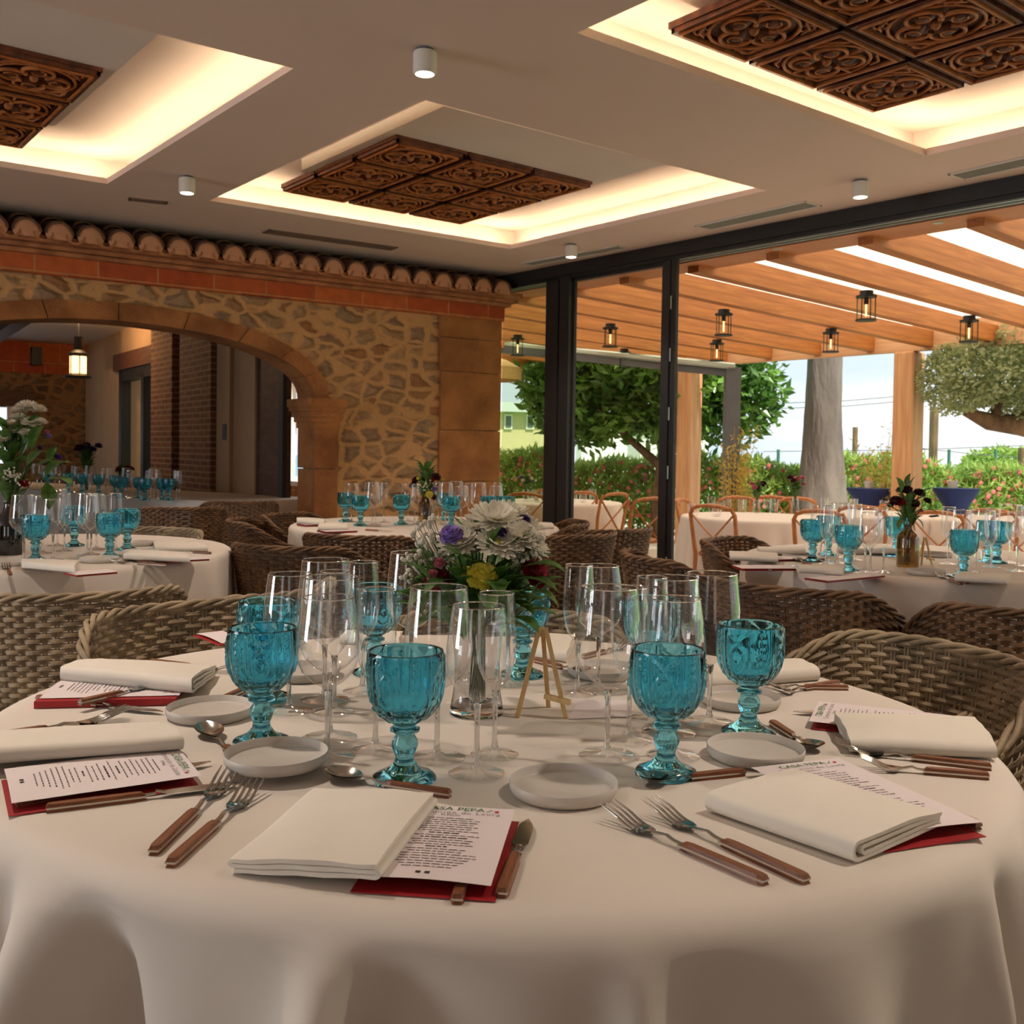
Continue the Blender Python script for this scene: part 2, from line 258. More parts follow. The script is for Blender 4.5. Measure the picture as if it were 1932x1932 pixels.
# ------------------------------------------------------------------ mesh builder
class MB:
    def __init__(s): s.v = []; s.f = []; s.mi = []; s.c = 0
    def add(s, vs, fs, m=0):
        o = len(s.v); s.v += [tuple(v) for v in vs]; s.f += [tuple(i + o for i in f) for f in fs]; s.mi += [m] * len(fs); return s
    def box(s, a, b, m=0, T=None):
        (x0, y0, z0), (x1, y1, z1) = a, b
        vs = [Vector((x, y, z)) for z in (z0, z1) for x, y in ((x0, y0), (x1, y0), (x1, y1), (x0, y1))]
        if T: vs = [T @ v for v in vs]
        return s.add(vs, [(3, 2, 1, 0), (4, 5, 6, 7), (0, 1, 5, 4), (1, 2, 6, 5), (2, 3, 7, 6), (3, 0, 4, 7)], m)
    def cbox(s, a, b, ch, m=0, T=None):
        """box with chamfered long (Z) edges and top/bottom"""
        (x0, y0, z0), (x1, y1, z1) = a, b
        def ring(i, z): return [(x0 + i, y0, z), (x1 - i, y0, z), (x1, y0 + i, z), (x1, y1 - i, z), (x1 - i, y1, z), (x0 + i, y1, z), (x0, y1 - i, z), (x0, y0 + i, z)]
        vs = []
        for z, sh in ((z0, ch), (z0 + ch, 0), (z1 - ch, 0), (z1, ch)):
            r = ring(ch, z)
            if sh: r = [(max(x0 + sh, min(x1 - sh, p[0])), max(y0 + sh, min(y1 - sh, p[1])), p[2]) for p in r]
            vs += r
        if T: vs = [T @ Vector(v) for v in vs]
        fs = [tuple(range(7, -1, -1)), tuple(range(24, 32))]
        for k in range(3):
            for i in range(8): j = (i + 1) % 8; fs.append((k * 8 + i, k * 8 + j, k * 8 + 8 + j, k * 8 + 8 + i))
        return s.add(vs, fs, m)
    def lathe(s, prof, n=32, m=0, c=(0, 0, 0), fn=None, close=False):
        vs = []; fs = []
        for i, (r, z) in enumerate(prof):
            for k in range(n):
                a = 2 * pi * k / n; rr = fn(r, z, a, i) if fn else r
                vs.append((c[0] + rr * cos(a), c[1] + rr * sin(a), c[2] + z))
        for i in range(len(prof) - 1):
            for k in range(n):
                j = (k + 1) % n; fs.append((i * n + k, i * n + j, (i + 1) * n + j, (i + 1) * n + k))
        if close:
            fs.append(tuple(range(n - 1, -1, -1))); fs.append(tuple(range((len(prof) - 1) * n, len(prof) * n)))
        return s.add(vs, fs, m)
    def tube(s, pts, r, n=6, m=0, cap=True, flat=1.0, up=None):
        pts = [Vector(p) for p in pts]; L = len(pts)
        rs = r if isinstance(r, (list, tuple)) else [r] * L
        vs = []; prev = None
        for i, p in enumerate(pts):
            t = (pts[min(i + 1, L - 1)] - pts[max(i - 1, 0)])
            t = t.normalized() if t.length > 1e-9 else Vector((0, 0, 1))
            if up is not None: b = Vector(up); 
            elif prev is not None: b = prev
            else: b = Vector((0, 0, 1)) if abs(t.z) < .9 else Vector((1, 0, 0))
            a = t.cross(b)
            if a.length < 1e-6: a = t.orthogonal()
            a.normalize(); b = a.cross(t).normalized(); prev = b
            for k in range(n):
                q = 2 * pi * k / n + pi / n; vs.append(p + a * (cos(q) * rs[i]) + b * (sin(q) * rs[i] * flat))
        fs = []
        for i in range(L - 1):
            for k in range(n): j = (k + 1) % n; fs.append((i * n + k, i * n + j, i * n + n + j, i * n + n + k))
        if cap and n > 2: fs.append(tuple(range(n - 1, -1, -1))); fs.append(tuple(range((L - 1) * n, L * n)))
        return s.add(vs, fs, m)
    def grid(s, fn, nu, nv, m=0, wrap=False):
        vs = [fn(i / (nu if wrap else nu - 1), j / (nv - 1)) for j in range(nv) for i in range(nu)]
        fs = []
        for j in range(nv - 1):
            for i in range(nu if wrap else nu - 1):
                i2 = (i + 1) % nu; fs.append((j * nu + i, j * nu + i2, j * nu + nu + i2, j * nu + nu + i))
        return s.add(vs, fs, m)
    def ball(s, c, r, n=8, k=5, m=0, sq=1.0):
        pr = [(max(1e-5, r * sin(pi * i / k)), -r * sq * cos(pi * i / k)) for i in range(k + 1)]
        return s.lathe(pr, n, m, c)
    def prism(s, poly, y0, y1, m=0):
        """poly in x,z extruded along y"""
        n = len(poly); vs = [(x, y0, z) for x, z in poly] + [(x, y1, z) for x, z in poly]
        fs = [tuple(range(n)), tuple(range(2 * n - 1, n - 1, -1))] + [(i, i + n, (i + 1) % n + n, (i + 1) % n) for i in range(n)]
        return s.add(vs, fs, m)
    def build(s, name, mats, parent=None, smooth=True, ang=40, loc=None, rot=None):
        me = bpy.data.meshes.new(name); me.from_pydata(s.v, [], s.f)
        if not isinstance(mats, (list, tuple)): mats = [mats]
        for k in mats: me.materials.append(M[k] if isinstance(k, str) else k)
        if len(mats) > 1: me.polygons.foreach_set('material_index', s.mi)
        me.update()
        if smooth:
            me.shade_smooth()
            if ang:
                try: me.set_sharp_from_angle(angle=radians(ang))
                except Exception: pass
        o = bpy.data.objects.new(name, me); COL.objects.link(o)
        if parent: o.parent = parent
        if loc is not None: o.location = loc
        if rot is not None: o.rotation_euler = rot
        return o

def tag(o, label=None, cat=None, group=None, kind=None):
    if label: o['label'] = label
    if cat: o['category'] = cat
    if group: o['group'] = group
    if kind: o['kind'] = kind
    return o
def empty(name, loc=(0, 0, 0), rz=0, label=None, cat=None, group=None, kind=None):
    o = bpy.data.objects.new(name, None); COL.objects.link(o); o.location = loc; o.rotation_euler = (0, 0, rz); o.empty_display_size = .1
    return tag(o, label, cat, group, kind)
def kids(o): return list(KID.get(o, [])) 
def dup(root, loc=None, rz=0, sc=1, label=None, group=None, cat=None):
    def rec(o, par):
        c = o.copy(); COL.objects.link(c)
        if par: c.parent = par
        for ch in [q for q in CH if CH[q] is o]: rec(ch, c)
        return c
    CH = {q: q.parent for q in PROTO[root]}
    r = rec(root, None)
    if loc is not None: r.location = loc
    r.rotation_euler = (0, 0, rz); r.scale = (sc, sc, sc) if not isinstance(sc, (tuple, list)) else sc
    if label: r['label'] = label
    if group: r['group'] = group
    if cat: r['category'] = cat
    return r
PROTO = {}
def proto(root):
    """remember the parts of a thing; its first placement uses the root itself"""
    def all_(o): 
        r = []
        for q in bpy.data.objects:
            if q.parent is o: r.append(q); r += all_(q)
        return r
    PROTO[root] = all_(root); USED[root] = False; return root
USED = {}
def place(root, loc, rz, label, group, sc=1, cat=None):
    if not USED[root]:
        USED[root] = True; root.location = loc; root.rotation_euler = (0, 0, rz)
        root.scale = (sc, sc, sc) if not isinstance(sc, (tuple, list)) else sc
        return tag(root, label, cat, group)
    return dup(root, loc, rz, sc, label, group, cat)
ORD = ['first', 'second', 'third', 'fourth', 'fifth', 'sixth', 'seventh', 'eighth', 'ninth', 'tenth', 'eleventh', 'twelfth', 'thirteenth', 'fourteenth', 'fifteenth', 'sixteenth', 'seventeenth', 'eighteenth', 'nineteenth', 'twentieth']
def nth(i, n): return 'leftmost' if i == 0 else ('rightmost' if i == n - 1 else ORD[i] + ' from the left')

# ================================================================== THE ROOM
CE = 2.8
A_ = onz(944, 522, CE); B_ = onz(0, 395.7, CE); R_ = onz(1932, 330, CE)
WC = Vector((A_.x, A_.y, 0))
sx = Vector((A_.x - B_.x, A_.y - B_.y, 0)).normalized(); sy = Vector((-sx.y, sx.x, 0)); SA = atan2(sx.y, sx.x)   # stone wall frame
wx = Vector((R_.x - A_.x, R_.y - A_.y, 0)).normalized(); wy = Vector((-wx.y, wx.x, 0)); WA = atan2(wx.y, wx.x)   # glazed wall frame, +y outdoors
def sw(x, y, yl=0.0):
    p = onplane(x, y, WC + sy * yl, sy) - WC; return p.dot(sx), p.z
def sxp(x, y, xl):
    p = onplane(x, y, WC + sx * xl, sx) - WC; return p.dot(sy), p.z
def gw(x, y, yl=0.0):
    p = onplane(x, y, WC + wy * yl, wy) - WC; return p.dot(wx), p.z
def SWP(s, yl, z): return WC + sx * s + sy * yl + Vector((0, 0, z))
def GWP(t, yl, z): return WC + wx * t + wy * yl + Vector((0, 0, z))
def framed(o, a): o.location = WC; o.rotation_euler = (0, 0, a); return o
def struct(name, mb, mats, a=None, **k):
    o = mb.build(name, mats, **k)
    if a is not None: framed(o, a)
    return tag(o, kind='structure')

# floors
m = MB(); c = [GWP(-.05, .1, 0), GWP(14, .1, 0), Vector((4, -9, 0)), Vector((-12, -9, 0)), SWP(-14, 12, 0), SWP(0, 12, 0)]
struct('floor', m.add(c, [(0, 5, 4, 3, 2, 1)]), 'floor')
m = MB(); c = [GWP(-9, .1, -.12), GWP(16, .1, -.12), GWP(16, 7, -.12), GWP(-9, 7, -.12)]
struct('floor_terrace', m.add(c, [(0, 1, 2, 3)]), 'deck')
m = MB(); c = [GWP(-30, -2, -.32), GWP(60, -2, -.32), GWP(60, 80, -.32), GWP(-60, 80, -.32)]
struct('ground_lawn', m.add(c, [(0, 1, 2, 3)]), 'grass')
m = MB(); m.box((-12, 8.2, -.31), (20, 10.2, -.29)); struct('path_garden', m, 'deck', WA)

# ceiling with three stepped trays
Lc, Bc, Rc, Tc = [onz(*p, CE) for p in ((395, 378.5), (963, 470), (1446, 360), (800, 188.5))]
trays = {'centre': [Lc, Bc, Rc, Tc]}
r2, b2 = onz(554, 129, CE), onz(202, 347, CE); trays['left'] = [b2 + (Lc - Bc), b2, r2, r2 + (Lc - Bc)]
l3, b3 = onz(1088, 62, CE), onz(1746, 293.5, CE); trays['right'] = [l3, b3, b3 + (Rc - Bc), l3 + (Rc - Bc)]
from mathutils.geometry import tessellate_polygon
outer = [GWP(0, 0, CE), GWP(12, 0, CE), Vector((8, -5.2, CE)), Vector((-9, -5.2, CE)), SWP(-9, .5, CE), SWP(.1, .5, CE)]
loops = [outer] + [t for t in trays.values()]
flat = [v for l in loops for v in l]
m = MB(); m.add(flat, [tuple(t) for t in tessellate_polygon(loops)])
def grow(q, d):
    c = sum(q, Vector()) / 4; out = []
    for i in range(4):
        a, b, e = q[i - 1], q[i], q[(i + 1) % 4]; out.append(b + (b - a).normalized() * d + (b - e).normalized() * d)
    return out
def ringwalls(mb, q0, z0, q1, z1):
    vs = [Vector((p.x, p.y, z0)) for p in q0] + [Vector((p.x, p.y, z1)) for p in q1]
    mb.add(vs, [(i, (i + 1) % 4, 4 + (i + 1) % 4, 4 + i) for i in range(4)])
LIP, REC = .035, .19
for q in trays.values():
    g = grow(q, .17)
    g1 = grow(q, .010); ringwalls(m, q, CE, q, CE + LIP); ringwalls(m, q, CE + LIP, g1, CE + LIP); ringwalls(m, g1, CE + LIP, g1, CE + LIP - .02); ringwalls(m, g1, CE + LIP - .02, g, CE + LIP - .02); ringwalls(m, g, CE + LIP - .02, g, CE + REC)
    m.add([Vector((p.x, p.y, CE + REC)) for p in g], [(0, 1, 2, 3)])
struct('ceiling', m, 'ceil', smooth=False)
m = MB(); m.add([Vector((p.x, p.y, CE + .42)) for p in outer], [(0, 1, 2, 3, 4, 5)]); struct('roof_slab', m, 'white', smooth=False)
for k, q in trays.items():
    m = MB(); g = grow(q, .045)
    for i in range(4):
        a, b = g[i], g[(i + 1) % 4]; m.tube([Vector((a.x, a.y, CE + LIP - .014)), Vector((b.x, b.y, CE + LIP - .014))], .006, 4)
    o = m.build('cove_light_strip', 'led'); tag(o, 'warm glowing strip hidden in the cove of the %s ceiling tray' % k, 'light strip')

# the rest of the room behind the camera
m = MB(); m.box((-9.2, -5.4, 0), (8.2, -5.2, CE)); struct('wall_rear', m, 'plasterw', smooth=False)
pL = SWP(-9, 0, 0); m = MB(); m.add([(-9, -5.2, 0), (pL.x, pL.y, 0), (pL.x, pL.y, CE), (-9, -5.2, CE)], [(0, 1, 2, 3)]); struct('wall_left', m, 'plasterw', smooth=False)
m = MB(); m.box((7.7, -5.2, 0), (7.9, -1.0, CE)); struct('wall_right', m, 'plasterw', smooth=False)

# carved wooden ceiling panels
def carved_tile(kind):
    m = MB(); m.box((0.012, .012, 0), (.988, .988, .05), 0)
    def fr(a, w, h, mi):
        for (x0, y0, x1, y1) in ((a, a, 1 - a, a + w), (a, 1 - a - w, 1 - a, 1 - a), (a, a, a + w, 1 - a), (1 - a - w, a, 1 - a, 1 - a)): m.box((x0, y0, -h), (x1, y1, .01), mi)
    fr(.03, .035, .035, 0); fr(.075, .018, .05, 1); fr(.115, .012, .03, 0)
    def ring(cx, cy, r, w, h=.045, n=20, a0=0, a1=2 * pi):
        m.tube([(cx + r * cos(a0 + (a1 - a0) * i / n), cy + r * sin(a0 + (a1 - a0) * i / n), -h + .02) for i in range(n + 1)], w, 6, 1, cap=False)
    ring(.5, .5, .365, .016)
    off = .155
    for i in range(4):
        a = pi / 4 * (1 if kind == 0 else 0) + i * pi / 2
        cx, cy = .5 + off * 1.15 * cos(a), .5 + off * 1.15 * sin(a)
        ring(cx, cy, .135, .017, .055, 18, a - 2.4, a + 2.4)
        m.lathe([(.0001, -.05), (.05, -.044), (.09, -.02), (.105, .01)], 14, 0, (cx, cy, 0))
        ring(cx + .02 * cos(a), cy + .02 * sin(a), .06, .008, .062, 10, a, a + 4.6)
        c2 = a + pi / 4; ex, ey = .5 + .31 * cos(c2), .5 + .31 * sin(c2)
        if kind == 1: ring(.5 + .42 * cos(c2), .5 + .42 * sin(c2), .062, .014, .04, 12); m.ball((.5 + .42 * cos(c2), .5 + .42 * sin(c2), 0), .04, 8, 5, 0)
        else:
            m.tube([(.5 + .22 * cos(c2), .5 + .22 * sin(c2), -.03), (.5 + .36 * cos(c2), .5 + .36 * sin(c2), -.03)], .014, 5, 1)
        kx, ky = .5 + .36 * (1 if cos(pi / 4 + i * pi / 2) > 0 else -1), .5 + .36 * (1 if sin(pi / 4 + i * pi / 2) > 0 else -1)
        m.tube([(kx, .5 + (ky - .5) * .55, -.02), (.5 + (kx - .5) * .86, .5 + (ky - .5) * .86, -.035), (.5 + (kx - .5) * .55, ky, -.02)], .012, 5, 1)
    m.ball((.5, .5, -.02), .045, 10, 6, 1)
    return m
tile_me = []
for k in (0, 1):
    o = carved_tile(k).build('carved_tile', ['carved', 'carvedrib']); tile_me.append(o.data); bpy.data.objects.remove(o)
PZ = CE + .10
pc = [onz(*p, PZ) for p in ((592, 327), (945, 398), (1232, 316), (843, 217))]
pl = {'centre': pc}
pb, pr = onz(88, 236, PZ), onz(268, 72, PZ); pl['left'] = [pb + (pc[0] - pc[1]), pb, pr, pr + (pc[0] - pc[1])]
pb = onz(1828, 156, PZ); pl['right'] = [pb + (pc[0] - pc[1]), pb, pb + (pc[2] - pc[1]), pb + (pc[0] - pc[1]) + (pc[2] - pc[1])]
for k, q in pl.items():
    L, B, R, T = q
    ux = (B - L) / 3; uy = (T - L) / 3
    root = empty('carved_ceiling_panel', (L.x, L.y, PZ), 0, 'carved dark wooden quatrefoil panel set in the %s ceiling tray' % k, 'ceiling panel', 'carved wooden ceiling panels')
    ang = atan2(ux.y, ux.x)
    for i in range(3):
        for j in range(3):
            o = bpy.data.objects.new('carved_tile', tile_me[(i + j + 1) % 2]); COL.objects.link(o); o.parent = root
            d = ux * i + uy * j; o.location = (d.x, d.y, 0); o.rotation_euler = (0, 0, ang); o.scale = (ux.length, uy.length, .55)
    m = MB(); g = [p - L for p in grow(q, .055)]
    zz = CE + REC - PZ
    for z0, z1 in ((.018, zz),):
        m.add([Vector((p.x, p.y, z0)) for p in g] + [Vector((p.x, p.y, z1)) for p in g], [(0, 1, 2, 3), (4, 7, 6, 5)] + [(i, (i + 1) % 4, 4 + (i + 1) % 4, 4 + i) for i in range(4)])
    m.build('surround', 'white', root, smooth=False)

# spot lights and vents on the ceiling
def spot():
    r = empty('ceiling_spotlight')
    m = MB(); m.lathe([(.001, 0), (.042, 0), (.042, -.012), (.034, -.014)], 20); m.build('mount', 'greysteel', r)
    m = MB(); m.lathe([(.001, -.014), (.052, -.014), (.055, -.02), (.055, -.112), (.052, -.116), (.044, -.116), (.044, -.112)], 28); m.build('housing', 'white', r)
    m = MB(); m.lathe([(.044, -.113), (.03, -.119), (.001, -.121)], 20); m.build('lens', 'spot', r)
    return proto(r)
sp = spot()
for x, y, l in ((802, 93, 'white cylinder spotlight on the ceiling in front of the centre tray'), (353, 333, 'white cylinder spotlight between the left and centre ceiling trays'),
                (1624, 340, 'white cylinder spotlight near the right ceiling tray and the long vents'), (1078, 461, 'white cylinder spotlight in the far corner beside a vent, smallest of the spotlights')):
    p = onz(x, y, CE); place(sp, p, 0, l, 'ceiling spotlights', .86)
    light('SPOT', 'spot_beam', (p.x, p.y, CE - .14), (p.x, p.y, 0), 62, (1, .84, .70), spot_size=radians(110), spot_blend=.8, shadow_soft_size=.05)
for x, y, w in ((-1.35, 1.9, 'left of the front table'), (1.5, 1.5, 'right of the front table'), (-3.6, 1.6, 'near the left side wall')):      # unseen extra spotlights, added to light the tables from above
    place(sp, Vector((x, y, CE)), 0, 'added white cylinder spotlight on the ceiling out of view, ' + w, 'ceiling spotlights', .98)
    light('SPOT', 'spot_beam', (x, y, CE - .14), (x, y, 0), 78, (1, .84, .70), spot_size=radians(110), spot_blend=.8, shadow_soft_size=.05)
def vent(pa, pb_, w, mt, label, z=CE):
    a, b = onz(*pa, z), onz(*pb_, z); L = (b - a).length; an = atan2(b.y - a.y, b.x - a.x)
    r = empty('ceiling_vent', (a.x, a.y, z), an, label, 'vent', 'ceiling vents')
    m = MB()
    for q in (((0, 0, -.008), (L, .014, 0)), ((0, w - .014, -.008), (L, w, 0)), ((0, 0, -.008), (.014, w, 0)), ((L - .014, 0, -.008), (L, w, 0))): m.box(*q)
    m.build('frame', 'white' if mt == 'vent' else mt, r, smooth=False)
    m = MB()
    for i in range(8): y = .018 + (w - .036) * i / 7; m.box((.014, y, -.005), (L - .014, y + .004, -.001))
    m.box((.014, .014, -.0015), (L - .014, w - .014, -.0005)); m.build('slat', mt, r, smooth=False)
vent((983, 496), (1165, 462), .14, 'vent', 'slim white linear vent in the far ceiling corner above the glass')
vent((1310, 426), (1520, 379), .17, 'vent', 'white linear vent above the open glazed wall, between two others')
vent((1788, 328), (2000, 280), .17, 'vent', 'white linear vent above the glazed wall at the right edge')
vent((508, 432), (752, 466), .14, 'ventd', 'brown linear vent in front of the tiled eave')
vent((243, 372), (317, 380), .07, 'ventd', 'small dark slot vent beside the left ceiling tray')

# ------------------------------------------------------------------ stone wall with the arch
BZ = 2.385                                   # underside of the terracotta band
s_r, zsp = sw(590, 752); s_c, _ = sw(222, 610); zap = sw(222, 606)[1]
a_in = s_r - s_c; b_in = zap - zsp
NA = 40
inner = [(s_c + a_in * cos(pi * i / NA), zsp + b_in * sin(pi * i / NA) ** .9) for i in range(NA + 1)]
def off(d): return [(s_c + (a_in + d) * cos(pi * i / NA), zsp + (b_in + d) * sin(pi * i / NA) ** .9) for i in range(NA + 1)]
TK = .30
hole = [(s_r + .03, 0)] + [(x, z) for x, z in off(.06)] + [(s_c - a_in - .03, 0)]
def wall_with_hole(out, holep, y0, y1):
    m = MB()
    # polygon that walks round the outer edge and the opening (open at the floor)
    poly = [Vector((x, z, 0)) for x, z in out]
    poly3 = poly[:1] + poly[1:]
    loop = [Vector((x, z, 0)) for x, z in ([(out[0][0], 0)] + list(reversed(holep)) + [(out[1][0], 0)] + [(out[1][0], out[2][1]), (out[0][0], out[2][1])])]
    tr = tessellate_polygon([loop]); n = len(loop)
    m.add([(v.x, y0, v.y) for v in loop] + [(v.x, y1, v.y) for v in loop], [tuple(t) for t in tr] + [tuple(n + i for i in reversed(t)) for t in tr] + [(i, (i + 1) % n, n + (i + 1) % n, n + i) for i in range(n)])
    return m
m = wall_with_hole([(-9, 0), (0.0, 0), (0, BZ + .03)], hole, 0, TK)
struct('wall_stone', m, 'rubble', SA, smooth=False)
# voussoirs, capitals, pilasters, quoins
root = empty('stone_arch', WC, SA, 'sandstone segmental arch over the opening in the rubble wall', 'arch')
oi, oo = off(0), off(.135); i = 0; cuts = list(range(0, NA, 4))
for c0 in cuts:
    mm = MB(); seg = range(c0, c0 + 5)
    e = .004
    pin = [(oi[k][0], oi[k][1]) for k in seg]; pou = [(oo[k][0], oo[k][1]) for k in seg]
    cx = sum(p[0] for p in pin + pou) / 10; cz = sum(p[1] for p in pin + pou) / 10
    jit = random.uniform(-.006, .008)
    ring_ = [(cx + (p[0] - cx) * .985, cz + (p[1] - cz) * .99) for p in pin + list(reversed(pou))]
    mm.prism(ring_, -.028 - jit, TK + .02); mm.build('voussoir', 'sand', root, smooth=False)
sl, sr2 = s_r, s_r + .20
def pil(x0, x1, root):
    m = MB()
    for z0, z1, dx in ((0, .5, 0), (.51, 1.02, .004), (1.03, zsp - .24, -.003)): m.box((x0 + dx * .5, -.05 + dx, z0), (x1 - dx * .5, TK, z1))
    m.build('pilaster', 'sand', root, smooth=False)
    m = MB(); z = zsp - .24
    for h, d in ((.05, .015), (.04, .035), (.05, .055), (.035, .075), (.065, .09)):
        m.box((x0 - d, -.05 - d * .7, z), (x1 + d * .55, TK + d * .3, z + h)); z += h
    m.build('capital', 'sand', root, smooth=False)
pil(s_r, s_r + .21, root); pil(s_c - a_in - .21, s_c - a_in, root)
m = MB(); q0 = sw(828, 700)[0]; z = 0
for h in (.42, .50, .46, .52, .30, .2):
    m.box((q0 + random.uniform(-.012, .012), -.035, z), (.0, TK + .01, min(z + h - .006, BZ))); z += h
    if z >= BZ: break
o = m.build('corner_pier', 'sand', smooth=False); framed(o, SA); tag(o, 'smooth sandstone corner pier at the right end of the rubble wall', 'pillar')
# terracotta band, cornice and barrel tiles
root = empty('tiled_eave', WC, SA, 'terracotta barrel tile eave running along the top of the stone wall', 'eave')
m = MB(); m.box((-9, -.05, BZ), (0.02, TK, BZ + .13)); m.build('terracotta_band', 'band', root, smooth=False)
m = MB(); m.box((-9, -.10, BZ + .13), (.06, TK, BZ + .158)); m.box((-9, -.15, BZ + .162), (.10, TK, BZ + .188)); m.build('cornice', 'terra', root, smooth=False)
YE = -.27; zb = BZ + .19
m = MB(); m.box((-9, -.235, zb), (.09, TK, zb + .045)); m.box((-9, -.10, zb + .045), (.05, TK, zb + .12)); m.build('mortar_bed', 'terra', root, smooth=False)
s0 = sw(51, 450, YE)[0]; s1 = sw(949, 570, YE)[0]; dsp = (s1 - s0) / 19
def half(r0, r1, y0, z0, y1, z1, th, up=1, n=12):
    vs = []; 
    for (r, y, z) in ((r0, y0, z0), (r1, y1, z1)):
        for rr in (r, r - th):
            for k in range(n + 1):
                a = pi * k / n; vs.append((rr * cos(a) * 1.0, y, z + up * rr * sin(a) * .95))
    N1 = n + 1; fs = []
    for k in range(n):
        fs += [(k, k + 1, 2 * N1 + k + 1, 2 * N1 + k), (N1 + k, 3 * N1 + k, 3 * N1 + k + 1, N1 + k + 1), (k, N1 + k, N1 + k + 1, k + 1)]
    fs += [(0, 2 * N1, 3 * N1, N1), (n, N1 + n, 3 * N1 + n, 2 * N1 + n)]
    return vs, fs
rt = dsp * .46
m = MB(); vs, fs = half(rt, rt * .86, 0, 0, .36, .09, .014); m.add(vs, fs, 0)
vs, fs = half(rt * 1.02, rt * .9, .20, .065, .62, .175, .014); m.add(vs, fs, 0)
cov = m.build('barrel_tile', ['terrad'], smooth=True)
m = MB(); pts = [(rt * .93 * cos(pi * k / 14), 0.012, rt * .9 * sin(pi * k / 14)) for k in range(15)]
m.add(pts + [(0, -.012, rt * .42)] + [(-rt * .8, .012, -.03), (rt * .8, .012, -.03)], [(k, k + 1, 15) for k in range(14)] + [(14, 16, 15), (16, 17, 15), (17, 0, 15)])
plug = m.build('mortar_plug', 'mortar', smooth=True, ang=80)
m = MB(); vs, fs = half(rt * .72, rt * .62, 0, 0, .6, .15, .014, -1); m.add(vs, fs); pan = m.build('pan_tile', 'terra')
for k in range(-9, 20):
    s = s0 + dsp * k
    for src, dz, dx in ((cov, .055, 0), (plug, .05, 0), (pan, .062, dsp / 2)):
        if src is pan and k == 19: continue
        o = bpy.data.objects.new(src.name.split('.')[0], src.data); COL.objects.link(o); o.parent = root; o.location = (s + dx, YE, zb + dz)
for o in (cov, plug, pan): bpy.data.objects.remove(o)
m = MB(); m.box((-9, .42, BZ), (.3, .5, CE)); struct('wall_above_eave', m, 'darkwood', SA, smooth=False)  # dark colour puts the recess shade into this wall
m = MB(); m.box((-.012, .30, 0), (.04, 1.1, 2.6)); struct('wall_return', m, 'brickl', SA, smooth=False)

# ------------------------------------------------------------------ room behind the arch
XS = s_r + .06
# side wall running away from the arch
def sy_at(px, x=XS): return sxp(px, 850, x)[0]
ya, yb, yc, yd, ye = [sy_at(p) for p in (537, 480, 440, 415, 355)]
yf, yg, yh, yi, yj = [sy_at(p) for p in (340, 300, 228, 196, 190)]
def seg(y0, y1, x0, x1, z0, z1, mt, name='wall_inner_side'):
    m = MB(); m.box((x0, y0, z0), (x1, y1, z1)); return struct(name, m, mt, SA, smooth=False)
seg(yb, yc, XS, XS + .3, 0, 3.6, 'plaster'); seg(yc, yd, XS - .04, XS + .3, 0, 3.6, 'plaster', 'wall_inner_pilaster')
seg(ya, yb, XS + .02, XS + .06, 0, 2.25, 'darkwood', 'door_2_jamb'); seg(TK, yb, XS, XS + .3, 2.25, 3.6, 'plaster', 'wall_inner_lintel')
m = MB(); m.box((XS - .02, ya, 0), (XS + .06, ya + .10, 2.25)); m.box((XS - .02, ya - .5, 2.15), (XS + .06, ya + .1, 2.25)); struct('door_2_frame', m, 'black', SA, smooth=False)
o = MB().box((XS - .10, ye, 0), (XS + .3, yd + .0, 3.6)).build('brick_pillar', 'brick', smooth=False); framed(o, SA); tag(o, 'brick pillar behind the arch, nearer of the two, beside the plaster pilaster', 'pillar')
o = MB().box((XS - .10, yg, 0), (XS + .3, yf, 3.6)).build('brick_pillar', 'brick', smooth=False); framed(o, SA); tag(o, 'brick pillar behind the arch beside the glazed door, farther of the two', 'pillar')
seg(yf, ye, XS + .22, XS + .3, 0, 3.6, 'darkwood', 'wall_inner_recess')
seg(yg, yi, XS, XS + .3, 2.25, 3.8, 'plaster'); seg(yh, yi + 1.5, XS, XS + .3, 0, 3.8, 'plaster')
# glazed door in the side wall
m = MB(); m.box((XS - .03, yg, 2.05), (XS + .1, yh, 2.2)); m.box((XS - .03, yh - .12, 0), (XS + .1, yh, 2.2)); y_ = sy_at(272); m.box((XS - .03, y_ - .06, 0), (XS + .1, y_ + .06, 2.1)); struct('door_1_frame', m, 'black', SA, smooth=False)
m = MB(); m.box((XS - .05, yg, 2.2), (XS + .02, yh + .25, 2.42)); struct('door_1_lintel', m, 'darkwood', SA, smooth=False)
m = MB(); m.box((XS + .05, yg, 0), (XS + .055, yh - .12, 2.05)); struct('door_1_glass', m, 'panec', SA, smooth=False)
# far wall, ceiling, beams
yF = yi + 1.2; zB = sw(100, 706, yF)[1]; zC = sw(100, 648, yF)[1]
yF = yi + 1.2
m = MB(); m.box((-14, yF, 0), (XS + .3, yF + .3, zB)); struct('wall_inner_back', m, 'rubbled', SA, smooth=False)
m = MB(); m.box((-14, yF - .02, zB), (XS + .3, yF + .3, zC)); struct('wall_inner_brick_band', m, 'band', SA, smooth=False)
m = MB(); m.add([(-14, TK, zC + .15), (XS + .3, TK, zC + .15), (XS + .3, yF, zC), (-14, yF, zC)], [(0, 1, 2, 3)]); struct('ceiling_inner', m, 'white', SA, smooth=False)
for k, sx_ in enumerate((-3.3, -4.5, -5.7, -6.9, -8.1)):
    m = MB(); m.add([(sx_ + dx, y, z + dz) for dx in (-.09, .09) for y, z in ((TK, zC + .13), (yF, zC - .02)) for dz in (-.22, 0)], [(0, 1, 3, 2), (4, 6, 7, 5), (0, 2, 6, 4), (1, 5, 7, 3), (0, 4, 5, 1), (2, 3, 7, 6)])
    struct('beam_inner', m, 'darkwood', SA, smooth=False)
